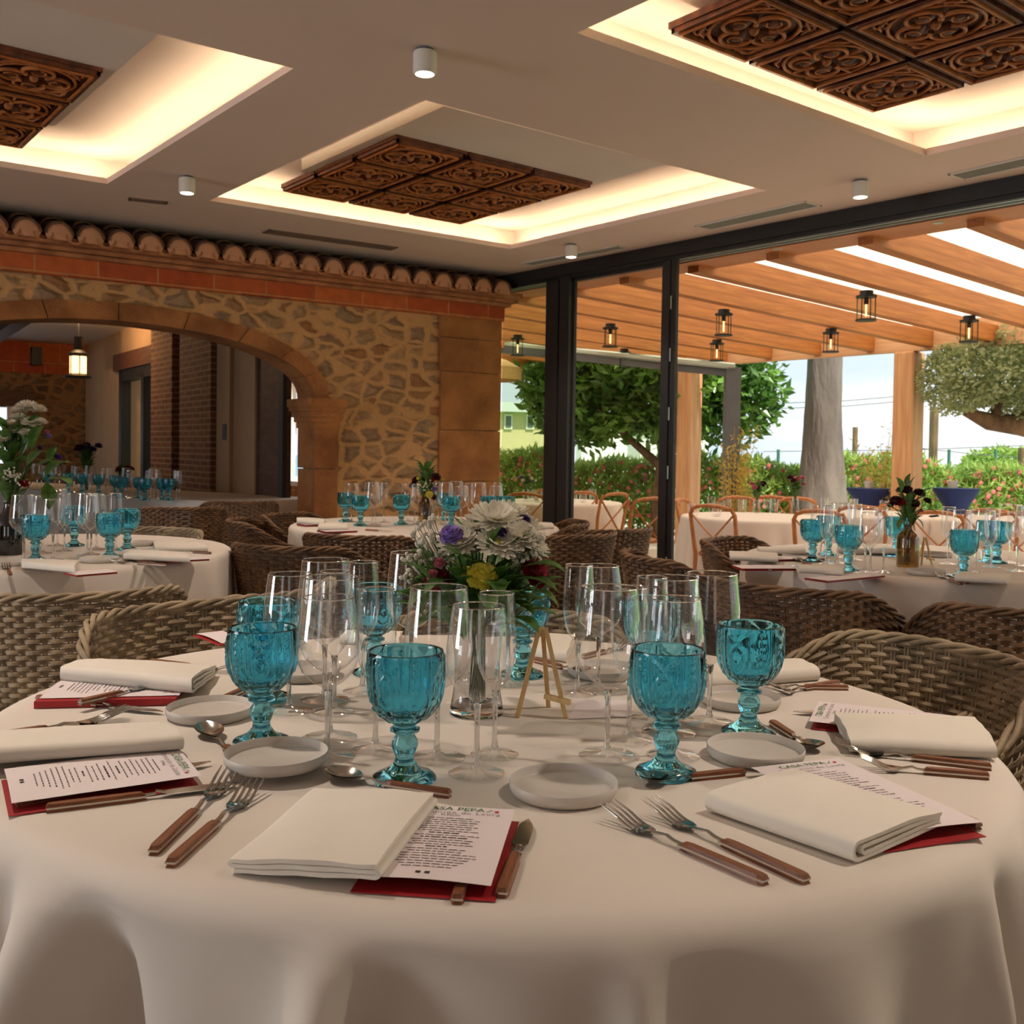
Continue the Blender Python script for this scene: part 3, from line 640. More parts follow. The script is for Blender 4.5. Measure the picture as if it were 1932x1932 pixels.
# small window at the far left of the inner room
wl = sw(22, 780, yF)[0]
m = MB(); m.box((wl - 1.4, yF - .03, .9), (wl - .06, yF - .025, 1.72)); struct('window_1', m, emis('window_daylight', (.8, .9, 1, 1), 1.0), SA, smooth=False)
m = MB(); m.box((wl - 1.6, yF - .08, 1.74), (wl + .3, yF, 1.98)); struct('window_1_lintel', m, 'darkwood', SA, smooth=False)
m = MB(); m.box((wl - .07, yF - .06, .9), (wl, yF, 1.74)); m.box((wl - .6, yF - .06, .9), (wl - .56, yF, 1.74)); struct('window_1_frame', m, 'white', SA, smooth=False)
# hanging lantern and wall lamp
def lamp_hang(px, y0, y1, dep, zc, label):
    p = onplane(px, y1, SWP(0, dep, 0), sy); t = onplane(px, y0, SWP(0, dep, 0), sy)
    h = t.z - p.z; r = empty('hanging_lantern', p, 0, label, 'lantern')
    m = MB(); m.lathe([(.001, 0), (.16, 0), (.17, .02), (.11, .05), (.105, .05)], 16); m.build('base', 'black', r)
    m = MB(); m.lathe([(.10, .05), (.10, .26)], 12, close=True); m.build('lantern_glass', 'glow', r)
    m = MB()
    for k in range(6): a = k * pi / 3; m.tube([(.105 * cos(a), .105 * sin(a), .05), (.105 * cos(a), .105 * sin(a), .26)], .007, 4)
    m.lathe([(.12, .26), (.11, .30), (.05, .34), (.05, .5), (.001, .5)], 14); m.build('frame', 'black', r)
    m = MB(); m.tube([(0, 0, .5), (0, 0, zc - p.z)], .006, 5); m.build('chain', 'black', r)
    light('POINT', 'lantern_light', (p.x, p.y, p.z + .75), (p.x, p.y, 0), 55, (1, .60, .28), shadow_soft_size=.1)
lamp_hang(148, 660, 713, yF * .62, zC + .02, 'glowing lantern on a chain in the room behind the arch')
p = onplane(68, 672, SWP(0, yF - .1, 0), sy)
o = MB().box((-.07, -.07, -.13), (.07, .07, .13)).build('wall_lamp', 'black', smooth=False, loc=p, rot=(0, 0, SA)); tag(o, 'small black uplight on the brick band behind the arch', 'lamp')
light('POINT', 'wall_lamp_light', (p.x + .1, p.y - .25, p.z + .3), (p.x, p.y, 0), 22, (1, .5, .18), shadow_soft_size=.08)
# switch plate
yq, zq = sxp(423, 815, XS - .045)
o = MB().box((-.008, -.05, -.08), (0, .05, .08)).build('switch_plate', 'black', smooth=False, loc=SWP(XS - .04, yq, zq), rot=(0, 0, SA)); tag(o, 'small dark switch plate on the plaster pilaster behind the arch', 'switch')

# bright yard seen through the door beside the arch: white wall, brick counter, siphons
yx = onplane(558, 850, SWP(0, 4.5, 0), sy) - WC; m = MB(); m.box((XS + .6, 4.5, -.3), (yx.dot(sx), 4.6, 3.2)); struct('wall_yard', m, 'housew', SA, smooth=False)
cp = onplane(552, 905, SWP(XS + 1.1, 0, 0), sx)
root = empty('brick_counter', (cp.x, cp.y, -.1), SA, 'light brick counter with a stone top outside the door', 'counter')
cz = cp.z + .1
MB().box((-.15, -1.2, 0), (.5, 1.2, cz - .05)).build('counter_body', 'brickl', root, smooth=False)
MB().box((-.2, -1.25, cz - .05), (.55, 1.25, cz)).build('counter_top', 'white', root, smooth=False)
def siphon(px, lab, mt, spout):
    p = onplane(px, 905, SWP(XS + 1.15, 0, 0), sx); r = empty('siphon_bottle', (p.x, p.y, cz - .1), 0, lab, 'bottle', 'bottles on the brick counter')
    m = MB(); m.lathe([(.001, 0), (.055, 0), (.06, .02), (.06, .17), (.05, .21), (.022, .25), (.02, .28)], 20); m.build('body', mt, r)
    if spout: m = MB(); m.lathe([(.02, .27), (.026, .28), (.024, .31), (.012, .34), (.01, .4), (.001, .4)], 12); m.build('spout', 'black', r)
siphon(542, 'pinkish glass siphon bottle with a dark spout on the counter', 'panec', True)
siphon(561, 'pale blue glass bottle on the counter beside the arch pilaster', 'palegl', False)
p = onplane(549, 775, SWP(XS + 2.2, 0, 0), sx)
r = empty('wall_lantern', p, SA, 'white domed lantern hanging outside the door beside the arch', 'lantern')
m = MB(); m.lathe([(.13, 0), (.12, .06), (.07, .12), (.001, .15)], 16); m.build('shade', 'white', r)
m = MB(); m.lathe([(.001, -.24), (.07, -.24), (.075, -.05), (.06, 0)], 8); m.build('lantern_glass', 'palegl', r)
m = MB(); m.box((-.06, -.06, -.34), (.06, .06, -.24)); m.build('pot', 'terra', r, smooth=False)

# ------------------------------------------------------------------ glazed wall
HB = 2.675
m = MB(); m.box((-.12, -.02, HB + .03), (14, .20, CE + .03)); m.box((-.12, .0, HB), (14, .028, HB + .03)); m.box((-.12, .055, HB), (14, .085, HB + .03)); m.box((-.12, .115, HB), (14, .15, HB + .03)); struct('window_header', m, 'black', WA, smooth=False)
m = MB(); m.box((-.1, .030, HB - .004), (14, .040, HB + .01)); m.box((-.1, .092, HB - .004), (14, .104, HB + .01)); struct('window_rail', m, 'alu', WA, smooth=False)
t1a, t1b = gw(1028, 700)[0], gw(1077, 700)[0]; t2a, t2b = gw(1246, 700)[0], gw(1273, 700)[0]
m = MB(); m.box((t1a, .0, 0), (t1a + (t1b - t1a) * .48, .05, HB + .02)); m.box((t1a + (t1b - t1a) * .58, -.015, 0), (t1b - .02, .03, HB + .02)); m.box((t1a, .03, 0), (t1b, .06, HB + .02)); struct('window_post', m, 'black', WA, smooth=False)
m = MB(); w = t2b - t2a; m.box((t2a, 0, 0), (t2a + w * .55, .03, HB + .02)); m.box((t2a + w * .55, .01, 0), (t2a + w * .78, .03, HB + .01)); m.box((t2a + w * .8, .0, 0), (t2b, .03, HB)); struct('window_post', m, 'black', WA, smooth=False)
m = MB()
for z in (.35, 1.05, 1.5, 1.95, 2.35): m.box((t2a + w * .62, -.004, z - .05), (t2a + w * .72, .0, z + .05))
o = m.build('door_hinges', 'alu', smooth=False); framed(o, WA); tag(o, kind='structure')
m = MB(); m.box((.0, .04, .02), (t1a, .046, HB)); struct('window_2', m, 'pane', WA, smooth=False)
m = MB(); m.box((t1b, .04, .02), (t2a, .046, HB)); struct('window_3', m, 'panec', WA, smooth=False)
m = MB(); m.box((t1b + .0, .02, .0), (t2a, .08, .05)); m.box((0, .02, 0), (t1a, .08, .05)); m.box((t1b, .02, HB - .03), (t2a, .07, HB)); struct('window_sill_rail', m, 'black', WA, smooth=False)

# ------------------------------------------------------------------ pergola
SOF = 2.67
FY = 5.42; FB = 2.45
ZN, ZF = SOF - .05, FB + .03
root = empty('pergola', WC, WA, 'orange pine pergola with deep beams over the terrace', 'pergola')
MB().box((-8, .16, SOF), (14, .50, SOF + .04)).build('soffit_board', 'soffit', root, smooth=False)
for px, py in ((1467, 470), (1770, 420)):
    q = onz(px, py, SOF) - WC; m = MB(); m.lathe([(.001, 0), (.035, 0), (.035, .004)], 16); m.build('downlight', 'alu', root, loc=(q.dot(wx), q.dot(wy), SOF - .004))
MB().box((-9, FY, FB), (14, FY + .12, FB + .32)).build('fascia_beam', 'pinesun', root, smooth=False)
ends = [gw(p, 660, FY)[0] for p in (1451, 1544, 1645, 1755, 1873)]
dt = (ends[-1] - ends[0]) / 4
bm_ = None
for k in range(-11, 12):
    t = ends[0] + dt * k
    if bm_ is None: o = MB().add([(x, y, z + (ZN - ZF) * (FY - y) / (FY - .3)) for z in (0, .185) for x, y in ((-.055, .30), (.055, .30), (.055, FY), (-.055, FY))], [(3, 2, 1, 0), (4, 5, 6, 7), (0, 1, 5, 4), (1, 2, 6, 5), (2, 3, 7, 6), (3, 0, 4, 7)]).build('rafter', wood('pine_rafter', srgb(160, 94, 42), srgb(200, 130, 66), sc=2.0, stretch=(10, .8, 14), rough=.55), root, smooth=False); bm_ = o.data
    else: o = bpy.data.objects.new('rafter', bm_); COL.objects.link(o); o.parent = root
    o.location = (t, 0, ZF)
MB().grid(lambda u, v: (-9 + 23 * u, .25 + 5.3 * v, ZF + .28 + (ZN - ZF) * (1 - v) + .02 * sin(u * 110)), 120, 4).build('shade_fabric', 'fabric', root)
def gpost(px, w, d=.26):
    t = gw(px, 800, FY)[0]; m = MB(); m.cbox((t - w / 2, FY - .02, -.32), (t + w / 2, FY + d, FB), .018); m.build('post', 'pinepost', root, smooth=False)
gpost(1703, .26); gpost(1290, .26); gpost(2120, .26); gpost(985 - 260, .26)
# steel frame beyond it
P0 = ondepth(1076, 672, 13.2); P1 = ondepth(1382, 703, 12.6)
root = empty('steel_canopy', (P1.x, P1.y, -.3), 0, 'grey steel canopy frame beyond the pergola', 'canopy frame')
m = MB(); a = Vector((P0.x, P0.y, P0.z)) - Vector((P1.x, P1.y, -.3)); b = Vector((0, 0, P1.z + .3)); a2 = a + (a - b) * .6
m.tube([a2 + Vector((0, 0, 0)), b], .075, 4, up=(0, 0, 1)); m.build('beam', 'greysteel', root, smooth=False)
m = MB(); m.tube([a2 + Vector((0, 0, .07)), b + Vector((0, -.12, .07))], .04, 6); m.build('gutter', 'alu', root)
MB().box((-.09, -.09, 0), (.09, .09, P1.z + .36)).build('post', 'greysteel', root, smooth=False)

# terrace lanterns fixed under the rafters
def lantern():
    r = empty('terrace_lantern')
    m = MB(); m.lathe([(.001, 0), (.055, 0), (.055, -.035), (.085, -.04), (.085, -.055), (.001, -.055)], 24); m.build('cap', 'black', r)
    m = MB()
    for k in range(4): a = pi / 4 + k * pi / 2; m.tube([(.08 * cos(a), .08 * sin(a), -.05), (.08 * cos(a), .08 * sin(a), -.24)], .005, 4)
    m.lathe([(.001, -.238), (.086, -.238), (.086, -.250), (.001, -.250)], 24); m.build('frame', 'black', r)
    m = MB(); m.lathe([(.074, -.055), (.074, -.238)], 24); m.build('lantern_glass', 'panec', r)
    m = MB(); m.lathe([(.001, -.055), (.02, -.055), (.02, -.11), (.001, -.115)], 10); m.build('socket', 'black', r)
    m = MB(); m.lathe([(.008, -.11), (.008, -.21), (.001, -.212)], 8); m.build('bulb', 'bulb', r)
    return proto(r)
lan = lantern()
LP = [(977, 632, 'behind the green tinted glass'), (1152, 611, 'seen through the middle glass pane, nearer of two'), (1178, 658, 'seen through the middle glass pane, lower of two'),
      (1366, 584, 'upper of two right of the slim post'), (1353, 641, 'lower of two right of the slim post'), (1568, 620, 'in front of the palm trunk'),
      (1635, 549, 'largest, left of the square timber post'), (1829, 596, 'above the round pruned tree')]
pn = (wy * (ZN - ZF) / (FY - .3) + Vector((0, 0, 1))).normalized(); pp = GWP(0, FY, ZF)
for x, y, l in LP:
    p = onplane(x, y, pp, pn); t = (p - WC).dot(wx); k = round((t - ends[0]) / dt)   # hung from a rafter
    place(lan, p, 0, 'black framed glass lantern under the rafters, ' + l, 'terrace lanterns', 1.0)

# ================================================================== OUTDOORS
def leafcloud(mb, pts, size, asp=.4, mi=0, up=.0, fold=.25, rnd=random):
    for c in pts:
        d = Vector((rnd.gauss(0, 1), rnd.gauss(0, 1), rnd.gauss(0, .7) + up)).normalized(); s = size * rnd.uniform(.6, 1.25)
        n = d.cross(Vector((rnd.gauss(0, 1), rnd.gauss(0, 1), rnd.gauss(0, 1)))).normalized(); w = d.cross(n) * (s * asp * .5); c = Vector(c)
        q = c + d * s * .45
        mb.add([c, q + w + n * s * fold * .2, c + d * s, q - w + n * s * fold * .2], [(0, 1, 2, 3)], mi)
def blobpts(n, blobs, shell=.55, rnd=random):
    tot = sum(b[3] * b[4] * b[5] for b in blobs); out = []
    for b in blobs:
        for _ in range(int(n * b[3] * b[4] * b[5] / tot)):
            v = Vector((rnd.gauss(0, 1), rnd.gauss(0, 1), rnd.gauss(0, 1))).normalized() * (shell + (1 - shell) * rnd.random()) 
            out.append((b[0] + v.x * b[3], b[1] + v.y * b[4], b[2] + v.z * b[5]))
    return out
GZ = -.32
def limb(mb, pts, rs, n=10): mb.tube(pts, rs, n)

# broadleaf tree behind the glass
c = ondepth(1240, 735, 15.5); root = empty('broadleaf_tree', (c.x + .1, c.y, GZ), 0, 'dense dark green broadleaf tree behind the steel canopy', 'tree')
m = MB(); hz = c.z - GZ
bl = [(-1.55, 0, hz - .15, .62, .8, .75), (-.9, .2, hz - .35, .6, .8, .55), (-.75, 0, hz + .35, .8, .9, .8), (-.1, .1, hz - .05, .7, .9, .85), (.55, -.1, hz + .1, .7, .8, .75), (1.15, 0, hz + .25, .7, .8, .6), (1.35, 0, hz - .2, .52, .7, .6), (-1.3, .3, hz + .8, .9, 1, .7), (.3, 0, hz + 1.1, 1.2, 1.2, .9), (.9, .1, hz - .5, .45, .5, .42), (-1.9, 0, hz + .05, .4, .6, .5), (.2, 0, hz - .5, .6, .7, .4), (-1.2, 0, hz - .6, .5, .6, .35)]
leafcloud(m, blobpts(15000, bl, .5), .20, .42); m.build('foliage', 'leaft', root, smooth=False)
m = MB(); limb(m, [(0, .1, 0), (-.05, .1, .7), (.05, .15, 1.5), (-.1, .1, 2.2), (.1, .1, hz + .6)], [.13, .11, .1, .08, .04])
limb(m, [(0, .1, 1.3), (-.7, .1, 1.9), (-1.4, .1, hz + .2)], [.07, .05, .03]); limb(m, [(0, .1, 1.5), (.6, 0, 2.0), (1.2, 0, hz + .1)], [.07, .05, .03]); m.build('trunk', 'bark', root)

# pruned olive tree on the right
c = ondepth(1895, 715, 11.6); root = empty('olive_tree', (c.x + .45, c.y, GZ), 0, 'old olive tree with a rounded clipped crown and twisted limb', 'tree')
hz = c.z - GZ; ox = -.45
m = MB(); bl = [(ox - .05, 0, hz + .12, .80, .7, .45), (ox - .58, 0, hz - .02, .40, .5, .42), (ox + .45, 0, hz, .7, .7, .55), (ox + .05, -.1, hz + .38, .6, .6, .3), (ox - .45, 0, hz - .2, .3, .4, .2), (ox + .9, .1, hz + .2, .7, .7, .5)]
leafcloud(m, blobpts(26000, bl, .72), .066, .45); m.build('foliage', 'leafo', root, smooth=False)
m = MB(); zl = ondepth(1880, 805, 11.6).z - GZ
limb(m, [(.9, .1, 0), (.75, .1, .6), (.62, .05, zl - .28), (.2, 0, zl - .06), (-.25, 0, zl + .02), (-.62, 0, zl + .06), (-.88, 0, zl + .16)], [.3, .24, .2, .15, .12, .10, .05])
for x, r in ((-.5, .07), (-.15, .09), (.25, .08)): limb(m, [(x, 0, zl), (x - .04, 0, zl + .2), (x + .06, 0, zl + .45)], [r, r * .8, r * .5])
m.build('trunk', 'bark', root)

# palm trunk
c = ondepth(1553, 800, 15.5); kx = 15.5 / F
m = MB(); prof = [(62 * kx, 0), (52 * kx, .5), (44 * kx, 1.0), (37 * kx, 1.6), (33 * kx, 2.3), (31 * kx, 3.2), (30 * kx, 4.6)]
pr = []
for i in range(len(prof) - 1):
    for q in range(4): f = q / 4; pr.append((prof[i][0] * (1 - f) + prof[i + 1][0] * f, prof[i][1] * (1 - f) + prof[i + 1][1] * f))
m.lathe(pr, 40, 0, fn=lambda r, z, a, i: r * (1 + .025 * sin(a * 5 + z * 3) + .012 * (i % 2)), close=True)
o = m.build('palm_trunk', 'palm', loc=(c.x, c.y, GZ)); tag(o, 'thick grey palm trunk flaring at its foot in the garden', 'palm tree')

# oleander hedge
ha = ondepth(880, 862, 17.2); hb = ondepth(2080, 872, 15.6)
hd = Vector((hb.x - ha.x, hb.y - ha.y, 0)); HL = hd.length; hd.normalize()
root = empty('oleander_hedge', (ha.x, ha.y, GZ), atan2(hd.y, hd.x), 'long flowering oleander hedge with pink blossoms along the garden edge', 'hedge')
rnd = random.Random(3)
def hedgept(top=1.5):
    x = rnd.uniform(0, HL); h = 1.42 + .10 * sin(x * 2.1) + .07 * sin(x * 5.3 + 1); z = h * (rnd.random() ** .6)
    return (x, rnd.uniform(-.5, .5) * (1 if z < h * .8 else .7), z)
m = MB(); leafcloud(m, [hedgept() for _ in range(30000)], .17, .22, up=.9, rnd=rnd); m.build('foliage', 'leafb', root, smooth=False)
m = MB()
for _ in range(1100):
    x, y, z = hedgept(); z = max(z, .5); y = -abs(y) - .05 if rnd.random() < .7 else y
    for k in range(4):
        a = k * 1.6 + x; m.ball((x + .018 * cos(a), y - .01, z + .018 * sin(a)), .021, 5, 3)
o = m.build('blossoms', 'pinkfl', root, smooth=False); o['kind'] = 'stuff'
m = MB()
for k in range(90): x = rnd.uniform(0, HL); m.tube([(x, 0, 0), (x + rnd.uniform(-.1, .1), rnd.uniform(-.2, .2), .7)], .012, 4)
m.build('stems', 'bark', root)

# feathery yellow bamboo
def bamboo(px, ytop, ybot, dep, w, lab):
    b = ondepth(px, ybot, dep); t = ondepth(px, ytop, dep); h = t.z - GZ; r = empty('bamboo', (b.x, b.y, GZ), 0, lab, 'plant', 'bamboo plants')
    m = MB(); ml = MB(); rr = random.Random(px); P = []
    for k in range(26):
        a = rr.uniform(0, 6.28); d = rr.uniform(.1, 1) * w; hh = h * rr.uniform(.6, 1)
        pts = [(d * .25 * cos(a) * (q / 5) ** 1.5 * 4 * .9 / 3.6 + .04 * cos(a), d * .25 * sin(a) * (q / 5), hh * q / 5) for q in range(6)]
        pts = [(.05 * cos(a) + d * cos(a) * (q / 5) ** 1.7, .05 * sin(a) + d * sin(a) * (q / 5) ** 1.7, hh * q / 5) for q in range(6)]
        m.tube(pts, [.007, .006, .005, .004, .003, .002], 4)
        for _ in range(46):
            f = rr.uniform(.25, 1); i = min(4, int(f * 5)); g = f * 5 - i
            P.append(tuple(pts[i][j] * (1 - g) + pts[i + 1][j] * g + rr.gauss(0, .03) for j in range(3)))
    leafcloud(ml, P, .09, .2, up=.3, rnd=rr); m.build('stems', 'leafy', r); ml.build('foliage', 'leafy', r, smooth=False)
bamboo(1385, 800, 935, 12.4, .28, 'feathery yellow bamboo in front of the steel post')
bamboo(1658, 800, 940, 12.6, .34, 'feathery yellow bamboo beside the square timber post')
# houses, poles, fence posts
c = ondepth(985, 812, 30); r = empty('house', (c.x, c.y, GZ), .2, 'ochre rendered house with two small white framed windows behind the hedge', 'house')
zt = ondepth(985, 778, 30).z - GZ
MB().box((-3.2, 0, 0), (1.0, 5, zt)).build('wall', 'housey', r, smooth=False); MB().box((-3.6, -.35, zt), (1.35, 5.3, zt + .28)).build('roof', 'roof', r, smooth=False)
for px in (958, 1000):
    w = ondepth(px, 796, 30) - Vector((c.x, c.y, GZ)); f = MB().box((-.12, -.05, -.22), (.12, .0, .22)).build('window_frame', 'housew', r, smooth=False, loc=(w.x, -.01, w.z)); MB().box((-.08, -.07, -.17), (.08, -.05, .17)).build('shutter', 'greysteel', f, smooth=False)
c = ondepth(1310, 830, 34); r = empty('house', (c.x, c.y, GZ), 0, 'white rendered house with a low tiled roof behind the timber post', 'house'); zt = ondepth(1310, 812, 34).z - GZ
MB().box((-1.8, 0, 0), (.45, 4, zt)).build('wall', 'housew', r, smooth=False); MB().prism([(-2, zt), (.6, zt), (-.7, zt + .45)], -.2, 4.2).build('roof', 'terra', r, smooth=False)
c = ondepth(1180, 850, 46); o = MB().box((-2.0, 0, 0), (2.3, 4, ondepth(1180, 805, 46).z - GZ)).build('house', 'housew', smooth=False, loc=(c.x, c.y, GZ)); tag(o, 'pale building glimpsed below the broadleaf tree through the glass', 'house')
for px, y0, w, lab in ((1760, 768, .10, 'wooden utility pole between the timber post and the olive tree'), (1612, 806, .06, 'thin distant utility pole left of the timber post'), (1926, 845, .07, 'short pole rising behind the hedge under the olive limb')):
    b = ondepth(px, 880, 24); t = ondepth(px, y0, 24); m = MB(); m.tube([(0, 0, 0), (0, 0, t.z - GZ)], w, 8); o = m.build('utility_pole', 'bark', loc=(b.x, b.y, GZ)); tag(o, lab, 'pole', 'utility poles')
m = MB()
for (xa, ya_, xb, yb_) in ((1440, 762, 1760, 742), (1440, 772, 1760, 752), (1440, 852, 2000, 838), (1700, 842, 2000, 866)):
    a = ondepth(xa, ya_, 24.2); b = ondepth(xb, yb_, 24.2); m.tube([a, (a + b) / 2 - Vector((0, 0, .05)), b], .012, 4)
o = m.build('overhead_wires', 'greysteel'); tag(o, 'thin overhead wires crossing the sky behind the garden', 'wire')
c = ondepth(1890, 876, 28); m = MB(); leafcloud(m, blobpts(2600, [(0, 0, 1.3, 1.1, .9, .62)], .8), .2, .5); o = m.build('round_bush', 'leafb', smooth=False, loc=(c.x, c.y, ondepth(1890, 876, 28).z - 1.45)); tag(o, 'rounded green treetop beyond the hedge at the right', 'bush')
for px in (1468, 1586, 1790, 1878):
    b = ondepth(px, 880, 18.3); o = MB().tube([(0, 0, 0), (0, 0, ondepth(px, 848, 18.3).z - GZ)], .03, 6).build('fence_post', mk('fence_green', srgb(60, 120, 100), .6) if px == 1468 else bpy.data.materials['fence_green'], loc=(b.x, b.y, GZ))
    tag(o, {1468: 'thin green fence post above the hedge left of the palm trunk', 1586: 'thin green fence post just right of the palm trunk', 1790: 'thin green fence post right of the timber post', 1878: 'thin green fence post in front of the round treetop'}[px], 'fence post', 'fence posts')
# straw parasol
c = ondepth(950, 690, 15); r = empty('straw_parasol', (c.x - .25, c.y, GZ), 0, 'straw fringed parasol seen through the green tinted glass', 'parasol')
h = c.z - GZ
m = MB(); m.lathe([(.001, h + .16), (.3, h + .08), (.52, h - .04)], 24); m.build('canopy', 'easel', r)
m = MB(); m.lathe([(.52, h - .04), (.53, h - .22)], 90, fn=lambda r_, z, a, i: r_ + .012 * sin(a * 45)); m.build('fringe', 'easel', r); MB().tube([(0, 0, 0), (0, 0, h)], .03, 8).build('pole', 'easel', r)
# planter with white wall under the hedge
a = ondepth(1120, 968, 12.4); b = ondepth(1245, 968, 12.4)
o = MB().box((0, 0, 0), ((b - a).length, .35, .32)).build('planter', 'white', smooth=False, loc=(a.x, a.y, -.31)); tag(o, 'low white planter box in front of the hedge behind the glass', 'planter')

# high tables with blue stretch covers
def high_table(px, ytop, dep, wpx, lab):
    t = ondepth(px, ytop, dep); R = wpx / 2 * dep / F; h = t.z - GZ; r = empty('cocktail_table', (t.x, t.y, GZ), 0, lab, 'table', 'cocktail tables in blue covers')
    m = MB(); pr = [(R * .95, 0), (R * .7, h * .15), (R * .45, h * .45), (R * .42, h * .62), (R * .6, h * .82), (R * .97, h * .96), (R, h * .985), (R, h), (.001, h)]
    m.lathe(pr, 28, fn=lambda q, z, a, i: q * (1 - (.12 * (.5 + .5 * cos(4 * a)) if i < 5 else 0))); m.build('stretch_cover', 'blue', r, ang=50)
    m = MB(); m.lathe([(.001, h), (.06, h), (.07, h + .05), (.07, h + .12), (.055, h + .12)], 14)
    return r, (t.x, t.y, t.z)
_, q1 = high_table(1645, 921, 12.6, 92, 'cocktail table in blue cover left of the timber post')
_, q2 = high_table(1804, 921, 12.2, 82, 'cocktail table in blue cover right of the timber post')
for (q, l) in ((q1, 'small white bucket on the cocktail table left of the timber post'), (q2, 'small white bucket on the cocktail table right of the timber post')):
    o = MB().lathe([(.001, 0), (.05, 0), (.06, .09), (.052, .09), (.045, .01)], 14).build('white_bucket', 'white', loc=(q[0] - .04, q[1], q[2])); tag(o, l, 'bucket', 'white buckets')

# crossback chairs
def crossback():
    r = empty('crossback_chair')          # sitter faces +y, back at -y
    m = MB(); m.lathe([(.001, .43), (.205, .43), (.215, .44), (.215, .455), (.2, .465), (.001, .462)], 24, fn=lambda q, z, a, i: q * (1 + .05 * cos(2 * a))); m.build('seat', 'oak', r)
    for s in (-1, 1):
        m = MB(); m.tube([(s * .17, .16, .44), (s * .185, .18, .22), (s * .195, .195, 0)], [.019, .017, .013], 8); m.build('leg', 'oak', r)
        m = MB(); m.tube([(s * .19, -.24, 0), (s * .185, -.19, .24), (s * .185, -.175, .45), (s * .20, -.20, .62), (s * .205, -.245, .80), (s * .17, -.265, .865)], [.014, .017, .019, .018, .017, .016], 8); m.build('leg', 'oak', r)
    m = MB(); m.tube([(-.19, -.25, .84), (-.12, -.285, .87), (0, -.30, .88), (.12, -.285, .87), (.19, -.25, .84)], [.018, .024, .026, .024, .018], 8, flat=.75); m.build('top_rail', 'oak', r)
    m = MB()
    for s in (-1, 1): m.tube([(s * .19, -.25, .80), (s * .08, -.235, .68), (-s * .06, -.20, .54), (-s * .15, -.17, .46)], [.014, .013, .013, .013], 6, flat=.6)
    m.build('cross_brace', 'oak', r)
    m = MB()
    for s in (-1, 1): m.tube([(s * .185, .17, .22), (s * .12, .0, .30), (s * .187, -.185, .22)], .010, 6)
    m.tube([(-.185, .17, .2), (0, .12, .30), (.185, .17, .2)], .010, 6); m.tube([(-.187, -.185, .2), (0, -.12, .30), (.187, -.185, .2)], .010, 6); m.build('stretcher', 'oak', r)
    return proto(r)
cb = crossback()
OZ = -.12
def cbchair(px, ytop, face, lab, grp='crossback chairs around the terrace tables', dz=0):
    t = onz(px, ytop, OZ + .88); 
    a = atan2(face[1] - t.y, face[0] - t.x) if len(face) == 2 else face[0]
    place(cb, (t.x + .29 * cos(a), t.y + .29 * sin(a), OZ), a - pi / 2, lab, grp)

# round tables under long cloths
def cloth_mesh(R, H, folds, seed=1, n=220, amp=.045, edge=.03, drop=None, flare=.04, fast=1.0):
    rr = random.Random(seed); ph = [rr.uniform(0, 6.28) for _ in range(5)]
    def fold(a):
        v = .45 * sin(11 * a + ph[0] + .8 * sin(2 * a + ph[1])) + .35 * sin(15 * a + ph[2] + .9 * sin(3 * a + ph[3])) + .25 * sin(29 * a + ph[4])
        for fa, w, h in folds:
            d = (a - fa + pi) % (2 * pi) - pi; v += h * exp(-(d / w) ** 2)
        return v
    m = MB(); prof = [(0.0005, H), (R * .25, H), (R * .5, H), (R * .75, H), (R * .9, H), (R - edge, H)]
    for k in range(1, 5): q = k / 4 * pi / 2; prof.append((R - edge + edge * sin(q), H - edge + edge * cos(q)))
    z0 = H - edge; zb = drop if drop is not None else .03
    for k in range(1, 25): f = (k / 24) ** 1.5; prof.append((R + flare * f ** .8, z0 - (z0 - zb) * f))
    def fn(r, z, a, i):
        if r < R * .95: return r
        f = max(0, (H - edge * .6 - z)) / (H - zb); f = min(1, f)
        g = min(1, f * fast) ** .8; return r + amp * fold(a) * g * (.75 + .25 * f)
    m.lathe(prof, n, fn=fn); return m
def round_table(c, R, zf, lab, folds=(), seed=1, mt='cloth', n=200, amp=.045, H=TZ, edge=.03, sc=(1, 1), rz=0, fast=1.6):
    r = empty('round_table', (c[0], c[1], zf), rz, 'round table hidden under ' + lab, 'table'); r.scale = (sc[0], sc[1], 1)
    m = MB(); m.lathe([(.001, H - .03), (R - .03, H - .03), (R - .03, H - .006), (.001, H - .006)], 48); m.build('tabletop', 'pine', r)
    for k in range(4):
        a = pi / 4 + k * pi / 2; m = MB(); m.tube([(R * .55 * cos(a), R * .55 * sin(a), 0), (R * .55 * cos(a), R * .55 * sin(a), H - .03)], .02, 8); m.build('leg', 'greysteel', r)
    o = cloth_mesh(R, H, [(f_[0] - rz, f_[1], f_[2]) for f_ in folds], seed, n, amp, edge, fast=fast).build('tablecloth', mt, loc=(c[0], c[1], zf), ang=180, rot=(0, 0, rz)); o.scale = (sc[0], sc[1], 1)
    tag(o, lab, 'tablecloth'); return Vector((c[0], c[1], zf + H))
def ctr(px, y, z): p = onz(px, y, z); return p
o1 = ctr(1425, 974, OZ + TZ); o2 = ctr(1054, 946, OZ + TZ); o3 = ctr(955, 950, OZ + TZ); o4 = ctr(1640, 972, OZ + TZ); o5 = ctr(1860, 985, OZ + TZ)
OT = [round_table(o1, .68, OZ, 'white cloth on the terrace table seen through the open wall', seed=3, mt='cloth_out'),
      round_table(o2, .72, OZ, 'white cloth on the terrace table behind the wide window post', seed=4, mt='cloth_out'),
      round_table(o4 + Vector((.1, .3, 0)), .68, OZ, 'sunlit cloth on the terrace table by the palm trunk', seed=6, mt='cloth_out'),
      round_table(o5 + Vector((.4, .5, 0)), .68, OZ, 'white cloth on the terrace table below the olive tree', seed=7, mt='cloth_out')]
